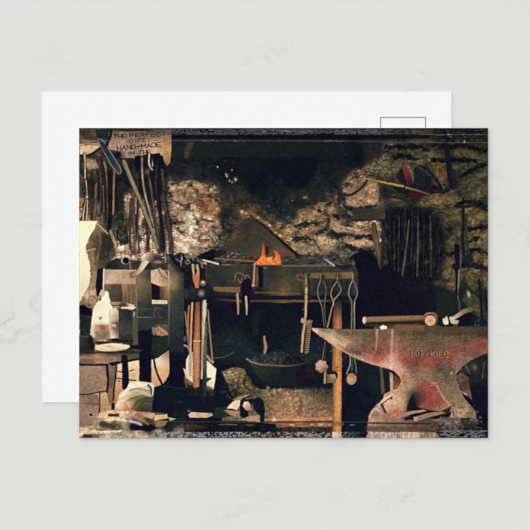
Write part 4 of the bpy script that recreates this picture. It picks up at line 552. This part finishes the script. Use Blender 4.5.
    B(384,345,9,10,(112,70,62),.25); L(None,[(330,328.9),(374,329.6)],.8,(64,60,52),.7,a=.5)
    # the hollow between the feet
    P(K+'>foot_hollow',[(406.5,413),(407,406),(410,399),(413,394),(415,391),(414,397),(415,403),(419,408),(430,410),(440,411.6),(452,406),(450,412),(446,417),(410,417)],[(408,404,(60,52,48)),(413,400,(34,32,36)),(411,410,(26,24,36)),(420,411,(26,24,36)),(418,394,(76,60,54)),(440,413,(50,40,40))],1.6)
    B(413,402,6.5,10,(26,25,32),.92,15); B(419,397,5,7,(60,46,44),.6)
    P('iron_offcut+',[(397,414),(412,411),(424,409.6),(427,411),(410,414.6),(400,418)],(170,140,112),1,{'m':.06}); P('iron_offcut+',[(414,417),(428,413),(442,411.6),(446,413),(430,417),(416,421)],(150,124,98),1,{'m':.06}); P('dark_recess',[(404,418),(412,416),(414,421),(406,424)],NAVY,1.2); P('iron_offcut+',[(414,417.4),(417.6,416.6),(417.6,424),(414.4,424)],(190,160,130),1); P('dark_recess',[(418,420.6),(432,417),(446,414),(452,411),(450,417),(430,421),(420,424)],NAVY,1.2); L(None,[(400,421),(420,420),(446,419)],1.6,(176,146,122),1.4,a=.5)
    # left foot folds
    L(None,[(379,405),(383,400),(388,397.4),(391,397.6)],2.2,(232,196,166),1.4,a=.8); L(None,[(381.6,405),(384,409),(386,412.5)],[2.4,1.6],(30,24,34),1.); B(391,398.4,1.2,1.2,(40,30,34),.9); L(None,[(378,404),(373,410),(370,417)],1.4,(236,206,178),1.2,a=.7); B(376,415,5,2.4,(110,92,66),.6); B(384,417,4,2,(120,100,76),.5)
    B(396,414.6,8,2.6,(176,92,84),.55,0,tex={'m':.4,'v':.3}); L(None,[(392,397),(387.6,399.4),(383.4,403),(382,406)],1.2,(60,44,40),.9,a=.8); L(None,[(384,400.4),(388,397.4),(392.4,394.6)],1.6,(240,206,176),1.1,a=.8); L(None,[(380,408),(384,412),(385,416)],1.4,(120,96,76),1.2,a=.7)
    specks(50,448,405,478,418,[(214,184,150),(110,90,70),(84,70,56)],93,(.5,1.2),.6)
    L(None,[(458,408),(468,407),(474,409)],1.2,(90,76,60),1,a=.6); L(None,[(453,409),(453.6,418)],1.4,(96,60,54),1,a=.5)
    # stamped letters
    text(K,'1',410.2,351.4,2.8,1.2,5.4,0,(60,46,42),.9); text(K,'1',411,351.6,2.8,1.2,5.4,0,(170,140,116),.8,.7); text(K,'02',416.9,351,3.,2.4,5.8,0,(44,34,36),1.2); text(K,'02',416.1,350.6,3.,2.4,5.8,0,(176,146,124),.7,.8); text(K,'KILO',430,350.6,3.6,1.5,6.4,0,(50,40,38),1.1,.85); text(K,'KILO',431,351.2,3.6,1.5,6.2,0,(196,166,138),.7,.6)
    # stand strip below
    P('iron_ledge',[(368,421),(440,421),(440,431.6),(367,432)],[(376,424,(176,146,122)),(380,429,(110,90,74)),(400,424,(150,120,96)),(400,429,(96,78,62)),(425,425,(96,76,60)),(436,429,(76,62,54))],1.2,{'h':.16,'m':.1},sig=5); L(None,[(368,423),(400,423.4),(430,423.6)],1.6,(50,38,34),1,a=.8); P(None,[(366,426),(400,426.4),(440,427),(440,431),(366,431)],(84,66,54),1.6,{'m':.25},a=.7)
    P('iron_ledge',[(440,417),(470,418),(482,421),(487.6,423),(487.6,432),(438,432)],[(448,420,(120,104,86)),(456,424,(92,84,72)),(470,424,(50,48,46)),(484,428,(26,26,34)),(444,429,(50,42,42)),(465,430,(36,34,38))],1.6,{'m':.35,'g':.15},sig=4)
    specks(60,440,416,482,432,[(190,180,160),(40,36,40),(110,100,86)],94,(.5,1.2),.55)
    # hammer on the anvil and the bits beside it
    K='hammer>handle'
    P('dark_recess',[(364,323),(424,322),(424,326),(376,327),(364,326)],(56,44,38),1.2)
    L(K,[(366,320.2),(395,319.4),(426,318.6)],[7,6.8,6.6],[(146,118,86),(150,114,80),(142,106,76),(132,98,72)],.9,{'h':.12,'g':.05},sm=False,prof=.6,off=-.25); E(K,364.4,320.2,1.9,3.6,(206,186,160),.9); E(None,363.8,320,1,2.6,(226,206,182),.9); L(None,[(366,317.6),(424,315.8)],1,(176,138,98),1,a=.5)
    K='hammer'
    P(K,[(424.4,314.4),(427,312.4),(434,312),(437.4,314.6),(437.6,322),(436,325.4),(427,326),(424,322)],[(427,314,(150,114,84)),(434,314,(128,96,70)),(436,320,(104,76,60)),(426,322,(104,78,60))],1); E(K,430.4,320.6,5.2,5.2,(226,178,146),1); B(430.2,320.6,1.6,1.6,(160,106,84),.6); L(None,[(425,316.4),(429,314.8),(434,315.4)],1,(64,46,42),.9)
    P('dark_recess',[(376,325),(402,324),(402,329),(376,329)],(70,60,48),1.4,a=.8); P('white_chip+',[(379.8,327),(383,325),(387,326.4),(386.6,329.2),(381,329.4)],(244,236,214),.9)
    P(None,[(394,325.2),(404,324.6),(416,324.4),(424,325),(424,330),(396,330)],(128,92,64),1.6,{'h':.1},a=.8)
    P('dark_recess',[(438,316),(443,318),(452,314),(470,312),(476,316),(488,322),(488,327),(440,327)],[(445,324,(28,34,36)),(465,320,(24,22,34)),(480,324,(26,34,40))],1.4,{'m':.1})
    P('white_chip+',[(442.6,318.6),(445,318),(446.6,316),(448,318.6),(448.6,324),(445,325),(443,322.6)],[(445,319,(214,196,166)),(446,322,(246,224,196))],.9)
    L('steel_pliers',[(451,319.4),(457,316),(464,311.6),(471,309.6)],[3,4,4.6,4],[(206,194,156),(176,166,130),(140,122,90),(110,88,62)],1.1,{'m':.08}); P('steel_pliers',[(450,321),(455,319.4),(459,321),(457,324.6),(452,323.6)],(196,184,144),1,{'m':.08}); L('steel_pliers',[(450.4,317.4),(453,319)],1.6,(220,210,176),.9); B(455.6,326,2,1,(96,104,90),.8); specks(16,474,318,486,327,[(120,124,112),(26,30,36),(70,74,66)],97,(.4,.9),.8)
    L(None,[(440,327.6),(470,327.4),(488,328)],2.,(74,66,52),1.6,a=.8); P(None,[(436,327),(488,327),(488,336),(436,334)],(70,58,48),5,{'m':.1},a=.45)
    # ---- worn edge of the print
    def worn(y0,y1,x0,x1,thr,lo,hi,a,nx=2.4,ny=1.1,seed=111):
        j0=int((y0-Y0)*S); j1=int((y1-Y0)*S)+1; i0=int((x0-X0)*S); i1=int((x1-X0)*S)+1
        n=(vnoise(nx,ny,seed,2)+.5*vnoise(11,2,seed+3,2))[j0:j1,i0:i1]; fx=np.clip(np.minimum(gx[i0:i1]-x0,x1-gx[i0:i1])/6,0,1)[None,:] if x0>X0+2 or x1<X1-2 else 1
        yy=gy[j0:j1]; fy=np.clip(np.minimum(yy-y0,y1-yy)/.7+.2,0,1)[:,None]
        m=np.clip((n-thr)*2.2,0,1)*a*fx*fy; t=IMG[j0:j1,i0:i1]; t*=(1-lo*fy*fx*np.ones_like(m))[...,None]; t+=(np.array(hi,np.float32)-t)*m[...,None]
    P(None,[(172,127),(488,127),(488,129.5),(172,129.6)],(24,24,30),1.2,a=.8); P(None, [(172,135),(430,134.6),(430,139),(172,138.6)],(18,20,26),1.2,a=.85)
    worn(129,135,148,395,-.6,.1,(88,87,92),.7,2.4,1.3); worn(129.6,133.4,250,380,.2,.0,(128,126,132),.6,2.2,1.1,191); worn(129.4,133.6,330,430,.1,.0,(80,86,88),.6,2.6,1.2,121); worn(128,142,430,488,.3,.25,(90,94,80),.5,3,1.2,131)
    L(None,[(79,140.6),(170,140.4),(260,140.8),(330,141),(420,142.2),(487,142.6)],1,(120,118,110),.9,a=.38); L(None,[(420,134.6),(487,134.6)],.9,(96,96,88),.9,a=.6); L(None,[(432,138.4),(487,138.8)],1.6,(28,28,34),1,a=.6)
    worn(139.8,141.8,195,345,.2,.0,(130,134,136),.5,3,1.,141)
    B(464.6,141.6,.9,1.2,(190,190,160),.8); B(448.6,134.4,1.4,.8,(160,165,160),.7)
    worn(431.8,437.7,150,358,-.25,.3,(164,163,160),.8,1.8,1.6,151); worn(431.8,437.7,84,160,.2,.05,(110,100,84),.4,2,1.3,155); worn(431.6,437.7,436,487.6,-.1,.3,(150,150,148),.65,3,1.2,161)
    P(None,[(368,432),(436,432.2),(440,438),(366,438)],[(380,435,(206,178,160)),(410,435,(192,164,140)),(430,436,(150,124,104))],1.2,{'v':.2,'m':.2}); P(None,[(346,432),(364,432),(362,438),(346,438)],(40,40,50),1.4,{'m':.6},a=.7); P('wooden_post',[(332.4,432),(341.6,432),(341.6,438),(332.4,438)],[(334,435,(236,206,176)),(341,435,(190,160,140))],1,{'m':.1})
    L(None,[(150,421.4),(260,422.2),(368,422)],.8,(96,96,96),.8,a=.45); L(None,[(219,424.6),(224,424.6)],.9,(150,150,150),.7,a=.5); L(None,[(225,424.4),(237,424.7)],1,(170,170,170),.7,a=.45); L(None,[(350,425),(354,425)],.9,(110,110,116),.7)
    worn(430,432.4,440,487.6,.2,.0,(180,184,180),.5,4,.9,171); L(None,[(440,431.4),(487,431)],1.,(150,156,154),1,a=.55)
    L(None,[(79.2,128),(79.2,437.7)],.7,(210,204,190),.7,a=.35)
    # ---- the print's own softness: edges wander a little, inks are muted, grain everywhere
    for arr in (IMG,):
        wx = .2*vnoise(3.4, 3.4, 201, 2); wy = .2*vnoise(3.4, 3.4, 211, 2)
        fx = np.clip(np.arange(NW+1)[None, :]+wx*S, 0, NW-.001); fy = np.clip(np.arange(NH+1)[:, None]+wy*S, 0, NH-.001)
        ix = fx.astype(int); iy = fy.astype(int); tx = (fx-ix)[..., None]; ty = (fy-iy)[..., None]
        A = arr.copy(); arr[:] = (A[iy, ix]*(1-tx)+A[iy, ix+1]*tx)*(1-ty)+(A[iy+1, ix]*(1-tx)+A[iy+1, ix+1]*tx)*ty
        PID[:] = PID[iy, ix]
    lum = IMG@np.array([.3, .59, .11], np.float32)
    g = vnoise(2.4, 2, 221, 2)*.055+vnoise(1.1, 1.1, 231, 1)*.05+vnoise(9, 7, 241, 2)*.05
    IMG[:] = lum[..., None]+(IMG-lum[..., None])*.97+np.array([2.5, -1.5, -.5], np.float32)*(np.clip((lum-60)/60, 0, 1)*np.clip((215-lum)/30, 0, 1))[..., None]
    IMG[:] = IMG*np.exp(g*np.clip((235-lum)/90, .1, 1))[..., None]+(vnoise(2.6, 2.2, 251, 2)*2.2)[..., None]
    IMG[:] = IMG-np.array([3.2, 3.4, 1.2])*np.clip((70-lum)/50, 0, 1)[..., None]
    ex = np.clip(IMG[..., 1]-(IMG[..., 0]+IMG[..., 2])/2, 0, 30)*np.clip((110-lum)/60, 0, 1); IMG[..., 1] -= .55*ex
    Z = np.pad(IMG, ((2, 2), (2, 2), (0, 0)), 'edge'); H_, W_ = IMG.shape[:2]
    bl = sum(Z[2+a:2+a+H_, 2+b:2+b+W_] for a in (-2, 0, 2) for b in (-2, 0, 2))/9
    IMG[:] = IMG+.45*(IMG-bl)
    np.clip(IMG,4,255,out=IMG)
# ---------------------------------------------------------------- build
MM = 0.142/408.6                                  # metres per frame unit: the card is 142 mm wide
TH = 0.0005                                       # card thickness
def wx(x): return (x-265)*MM
def wy(y): return (265-y)*MM
C = bpy.context.scene.collection
def lin(c):
    c = np.clip(np.asarray(c, np.float64)/255, 0, 1)
    return np.where(c <= .04045, c/12.92, ((c+.055)/1.055)**2.4)
def link(name, data, parent=None, loc=(0, 0, 0)):
    o = bpy.data.objects.new(name, data); C.objects.link(o); o.location = loc
    if parent: o.parent = parent
    return o
def principled(name, rough=.6, spec=.2):
    m = bpy.data.materials.new(name); m.use_nodes = True
    b = m.node_tree.nodes['Principled BSDF']; b.inputs['Roughness'].default_value = rough; b.inputs['Specular IOR Level'].default_value = spec
    return m, m.node_tree, b
def node(t, kind, **kw):
    n = t.nodes.new(kind)
    for k, v in kw.items(): setattr(n, k, v)
    return n
LIGHT = 1.095                                      # diffuse light level on the table; inks are mixed against it

# --- materials
def paper_material(name, base):
    m, t, b = principled(name, .75, .12)
    tc = node(t, 'ShaderNodeTexCoord'); n = node(t, 'ShaderNodeTexNoise'); n.inputs['Scale'].default_value = 900; n.inputs['Detail'].default_value = 3
    r = node(t, 'ShaderNodeValToRGB'); r.color_ramp.elements[0].color = (*[c*.985 for c in base], 1); r.color_ramp.elements[1].color = (*[min(1, c*1.012) for c in base], 1)
    t.links.new(tc.outputs['Object'], n.inputs['Vector']); t.links.new(n.outputs['Fac'], r.inputs['Fac']); t.links.new(r.outputs['Color'], b.inputs['Base Color'])
    bp = node(t, 'ShaderNodeBump'); bp.inputs['Strength'].default_value = .05; bp.inputs['Distance'].default_value = .00003
    t.links.new(n.outputs['Fac'], bp.inputs['Height']); t.links.new(bp.outputs['Normal'], b.inputs['Normal'])
    return m
paper = paper_material('white_card', (.852, .85, .848))
ink, t, b = principled('printing_ink', .8, .02)
at = node(t, 'ShaderNodeAttribute', attribute_name='ink'); tc = node(t, 'ShaderNodeTexCoord'); n = node(t, 'ShaderNodeTexNoise'); n.inputs['Scale'].default_value = 2600; n.inputs['Detail'].default_value = 2
mr = node(t, 'ShaderNodeMapRange'); mr.inputs['To Min'].default_value = .9; mr.inputs['To Max'].default_value = 1.1
vm = node(t, 'ShaderNodeVectorMath', operation='SCALE')
t.links.new(tc.outputs['Object'], n.inputs['Vector']); t.links.new(n.outputs['Fac'], mr.inputs['Value']); t.links.new(at.outputs['Color'], vm.inputs[0]); t.links.new(mr.outputs['Result'], vm.inputs['Scale']); t.links.new(vm.outputs['Vector'], b.inputs['Base Color'])
black_ink, t, b = principled('dark_grey_line_ink', .6, .1); b.inputs['Base Color'].default_value = (.085, .085, .09, 1)

marble, t, b = principled('pale_marble', .5, .15)
tc = node(t, 'ShaderNodeTexCoord')
def noise(scale, detail=4, dist=0., vec=None, rough=.55):
    q = node(t, 'ShaderNodeTexNoise'); q.inputs['Scale'].default_value = scale; q.inputs['Detail'].default_value = detail; q.inputs['Distortion'].default_value = dist; q.inputs['Roughness'].default_value = rough
    t.links.new(vec or tc.outputs['Object'], q.inputs['Vector']); return q.outputs['Fac']
def mathn(op, a, c, clamp=False):
    q = node(t, 'ShaderNodeMath', operation=op); q.use_clamp = clamp
    for i, v in enumerate((a, c)):
        if v is None: continue
        if isinstance(v, (int, float)): q.inputs[i].default_value = v
        else: t.links.new(v, q.inputs[i])
    return q.outputs[0]
def ramp(fac, lo, hi):
    q = node(t, 'ShaderNodeMapRange'); q.interpolation_type = 'SMOOTHSTEP'; q.inputs['From Min'].default_value = lo; q.inputs['From Max'].default_value = hi
    t.links.new(fac, q.inputs['Value']); return q.outputs['Result']
cloud = noise(14, 5, .4)
grainy = noise(420, 3)
# faint veins: thin folds of a stretched noise, present only in a few patches
mp = node(t, 'ShaderNodeMapping'); mp.inputs['Rotation'].default_value = (0, 0, math.radians(-42)); mp.inputs['Scale'].default_value = (34, 70, 34)
t.links.new(tc.outputs['Object'], mp.inputs['Vector'])
fold = noise(1.0, 6, 1.1, mp.outputs['Vector'], .62)
thin = ramp(mathn('ABSOLUTE', mathn('SUBTRACT', fold, .5), None), .045, .0)
patches = None
for x, y, rx, ry, a in [(268, 52, 34, 12, .55), (418, 80, 26, 10, .7), (2, 326, 16, 20, 1.6), (36, 312, 34, 26, .75), (398, 494, 28, 16, .8), (338, 496, 14, 8, .4), (334, 452, 40, 12, .45), (512, 214, 20, 60, .5), (246, 506, 40, 20, .45), (60, 60, 60, 30, .25), (505, 330, 30, 30, .25), (500, 400, 30, 14, .4), (36, 225, 20, 14, .45)]:
    m2 = node(t, 'ShaderNodeMapping', vector_type='TEXTURE'); m2.inputs['Location'].default_value = (wx(x), wy(y), 0); m2.inputs['Rotation'].default_value = (0, 0, math.radians(28)); m2.inputs['Scale'].default_value = (rx*MM*1.4, ry*MM*1.4, 1)
    t.links.new(tc.outputs['Object'], m2.inputs['Vector'])
    g = node(t, 'ShaderNodeTexGradient', gradient_type='SPHERICAL'); t.links.new(m2.outputs['Vector'], g.inputs['Vector'])
    v = mathn('MULTIPLY', ramp(g.outputs['Fac'], 0, .8), a)
    patches = v if patches is None else mathn('ADD', patches, v)
vein = mathn('MULTIPLY', patches, mathn('ADD', mathn('MULTIPLY', thin, .13), mathn('MULTIPLY', ramp(fold, .45, .65), .035)))
tone = mathn('ADD', mathn('MULTIPLY', mathn('SUBTRACT', cloud, .5), .07), mathn('MULTIPLY', mathn('SUBTRACT', grainy, .5), .05))
tone = mathn('SUBTRACT', mathn('ADD', tone, 1.0), vein)
vm = node(t, 'ShaderNodeVectorMath', operation='SCALE'); vm.inputs[0].default_value = (.705, .702, .69)
t.links.new(tone, vm.inputs['Scale']); t.links.new(vm.outputs['Vector'], b.inputs['Base Color'])

# --- the marble top
def slab(name, x0, x1, y0, y1, z0, z1, mat, parent=None, bev=0., loc=(0, 0, 0)):
    me = bpy.data.meshes.new(name); bm = bmesh.new(); bmesh.ops.create_cube(bm, size=1)
    for v in bm.verts: v.co = ((x0+x1)/2+v.co.x*(x1-x0), (y0+y1)/2+v.co.y*(y1-y0), (z0+z1)/2+v.co.z*(z1-z0))
    if bev: bmesh.ops.bevel(bm, geom=bm.edges[:], offset=bev, segments=2, affect='EDGES', profile=.6)
    bm.to_mesh(me); bm.free(); me.materials.append(mat)
    return link(name, me, parent, loc)
top = slab('marble_surface', -.45, .45, -.4, .4, -.02, 0, marble, bev=.002); top['kind'] = 'structure'

# --- the postcards
def postcard(label, x0, y0, x1, y1, z):
    cx, cy = (wx(x0)+wx(x1))/2, (wy(y0)+wy(y1))/2
    r = link('postcard', None, None, (cx, cy, z)); r['label'] = label; r['category'] = 'postcard'
    hw, hh = (x1-x0)*MM/2, (y1-y0)*MM/2
    slab('card_stock', -hw, hw, -hh, hh, 0, TH, paper, r, .00006)
    return r
back = postcard('blank white back of a postcard with a small outlined stamp box, lying partly underneath', 42.2, 91.6, 451.6, 402.4, 0)
front = postcard('postcard printed with a dark photograph of a forge and anvil, lying on top', 78.7, 127.7, 488.2, 438.1, TH)

# stamp box on the back card: four thin printed lines
def lines(name, segs, w, z, parent):
    bm = bmesh.new()
    for (xa, ya, xb, yb) in segs:
        X_, Y_ = sorted((wx(xa), wx(xb))), sorted((wy(ya), wy(yb)))
        q = [(X_[0]-w/2, Y_[0]-w/2), (X_[1]+w/2, Y_[0]-w/2), (X_[1]+w/2, Y_[1]+w/2), (X_[0]-w/2, Y_[1]+w/2)]
        bm.faces.new([bm.verts.new((u-parent.location.x, v-parent.location.y, z)) for u, v in q])
    me = bpy.data.meshes.new(name); bm.to_mesh(me); bm.free(); me.materials.append(black_ink)
    return link(name, me, parent)
sb = lines('stamp_box', [(380.7, 117.3, 425.6, 117.3), (425.6, 117.3, 425.6, 168), (425.6, 168, 380.7, 168), (380.7, 168, 380.7, 117.3)], .8*MM, TH+.00001, back)
sb['label'] = 'thin dark outline of a stamp box'

# the print: one sheet of cells, each cell belongs to the thing it pictures
paint()
COL = np.clip(lin(IMG)-.0020, .0005, 1)/LIGHT
ids = PID[:-1, :-1]
counts = np.bincount(ids.ravel(), minlength=len(KEYS))
for i in range(1, len(KEYS)):                     # crumbs of a few cells belong to the wall behind
    if counts[i] < 12: ids[ids == i] = 0
gxw = wx(gx)-front.location.x; gyw = wy(gy)-front.location.y
made = {}
LAB = dict(stone_wall='printed rough stone wall of the smithy', beam='printed dark beam across the top', printed_sign='printed tan sign lettered THE PERFECT GIFT HAND-MADE IN THE', timber_board='printed pale timber board at the top left',
 shelf_plank='printed short pale plank', hanging_tool='printed long iron tool hanging on the wall', long_file='printed dark pointed file blade with a pale outline', bright_window='printed glowing cream window at the left edge',
 leather_bellows='printed brown fan-shaped hood beside the window', dark_recess='printed deep shadow of the hearth and recesses', pipe_end='printed round pipe end', curved_lever='printed pale curved lever of the vice', iron_hook='printed small iron hook',
 wooden_wedge='printed orange-brown wedge', sunlit_backdrop='printed sunlit ground behind the bench legs', leg_vice='printed big iron leg vice', iron_pile='printed heap of small iron loops', cement_bench='printed stone-sided bench', cable='printed thin dark cable',
 dark_can='printed dark can', squat_jar='printed squat dark jar', cream_plate='printed cream oval plate on the bench', tin_can='printed greenish tin can', plastic_jug='printed white jug with a red-brown label', glue_bottle='printed small pale bottle with a pink label',
 cloth_sack='printed bundled cream cloth sack', oily_box='printed dark box on the floor', rubble_floor='printed littered floor at the left', floor_scrap='printed flat scrap on the floor', white_slab='printed cream slab behind the handles', tool_handle='printed tool handle',
 hanging_tongs='printed slender iron tongs', steel_bar='printed pale steel bar', ball_hammer='printed round dark hammer head', coal_bed='printed bed of coals', iron_hood='printed triangular iron fire hood', coal_scoop='printed roof-shaped iron scoop', fire_poker='printed poker lying on the coals',
 forge_fire='printed orange flames', forge_table='printed iron forge table', coal_tongs='printed short tongs on the forge front', wooden_stake='printed pale wooden stake', slack_tub='printed dark round tub', earth_floor='printed brown earth floor', stone_chip='printed pale stone chip',
 wooden_post='printed orange wooden post', wire_brush='printed hanging wire brush', iron_bolt='printed iron bolt', scalloped_weight='printed scalloped weight', hammer_weight='printed square hanging weight', round_weight='printed round hanging weight', iron_scoop='printed dark scoop on the forge edge',
 wooden_block='printed wooden block on the wall', wooden_handle='printed brown wooden handle', sickle='printed curved sickle blade', red_bucket='printed red striped bucket', yellow_stick='printed yellow stick', dark_pole='printed dark leaning pole', iron_bracket='printed iron bracket on the right wall',
 bulk_sack='printed olive sack', stump_pole='printed pale stump under the anvil', rusty_drum='printed rusty drum behind the anvil', anvil='printed red-brown anvil stamped 102 KILO', iron_offcut='printed iron offcut', iron_ledge='printed ledge under the anvil', hammer='printed hammer lying on the anvil', white_chip='printed white chip', steel_pliers='printed steel pliers')
def sheet(i, key):
    J, I = np.nonzero(ids == i)
    if len(J) < 12: return None
    w = NW+1
    quad = np.stack([(J+1)*w+I, (J+1)*w+I+1, J*w+I+1, J*w+I], 1)
    used, inv = np.unique(quad.ravel(), return_inverse=True)
    vy, vx = used//w, used % w
    co = np.stack([gxw[vx], gyw[vy], np.full(len(used), TH+.00001)], 1).astype(np.float32)
    name = key.split('>')[-1].split('#')[0]
    me = bpy.data.meshes.new(name); nf = len(J)
    me.vertices.add(len(used)); me.vertices.foreach_set('co', co.ravel())
    me.loops.add(nf*4); me.loops.foreach_set('vertex_index', inv.ravel().astype(np.int32))
    me.polygons.add(nf); me.polygons.foreach_set('loop_start', np.arange(0, nf*4, 4, dtype=np.int32)); me.polygons.foreach_set('loop_total', np.full(nf, 4, np.int32))
    a = me.attributes.new('ink', 'FLOAT_COLOR', 'POINT'); c4 = np.ones((len(used), 4), np.float32); c4[:, :3] = COL[vy, vx]; a.data.foreach_set('color', c4.ravel())
    me.update(calc_edges=True); me.materials.append(ink)
    par = front
    if '>' in key:
        par = made.get(key.split('>')[0]) or front
    o = link(name, me, par)
    if par is front and name in LAB: o['label'] = LAB[name]
    return o
counts = np.bincount(ids.ravel(), minlength=len(KEYS))
for i, key in sorted(enumerate(KEYS), key=lambda q: '>' in q[1]):
    if counts[i]:
        o = sheet(i, key)
        if o and '>' not in key: made[key.split('#')[0]] = o

# --- light: daylight from the upper left, soft, and the bright room around
W = bpy.data.worlds.new('room_light'); bpy.context.scene.world = W; W.use_nodes = True
bg = W.node_tree.nodes['Background']; bg.inputs['Color'].default_value = (.985, .992, 1, 1); bg.inputs['Strength'].default_value = .80
sd = bpy.data.lights.new('window_daylight', 'SUN'); sd.energy = 1.74; sd.angle = math.radians(75); sd.color = (1, .99, .975)
so = link('window_daylight', sd, None, (-.4, .5, .6))
from mathutils import Vector
so.rotation_euler = Vector((.66, -.74, -.56)).to_track_quat('-Z', 'Y').to_euler()

cam = bpy.data.cameras.new('camera'); co = link('camera', cam, None, (0, 0, .70)); H = .70-2*TH
cam.sensor_width = 36; cam.lens = 36*H/(530*MM); cam.clip_start = .01
sc = bpy.context.scene; sc.camera = co
sc.view_settings.view_transform = 'Standard'; sc.view_settings.look = 'None'; sc.view_settings.gamma = 1; sc.view_settings.use_curve_mapping = False; sc.view_settings.exposure = 0
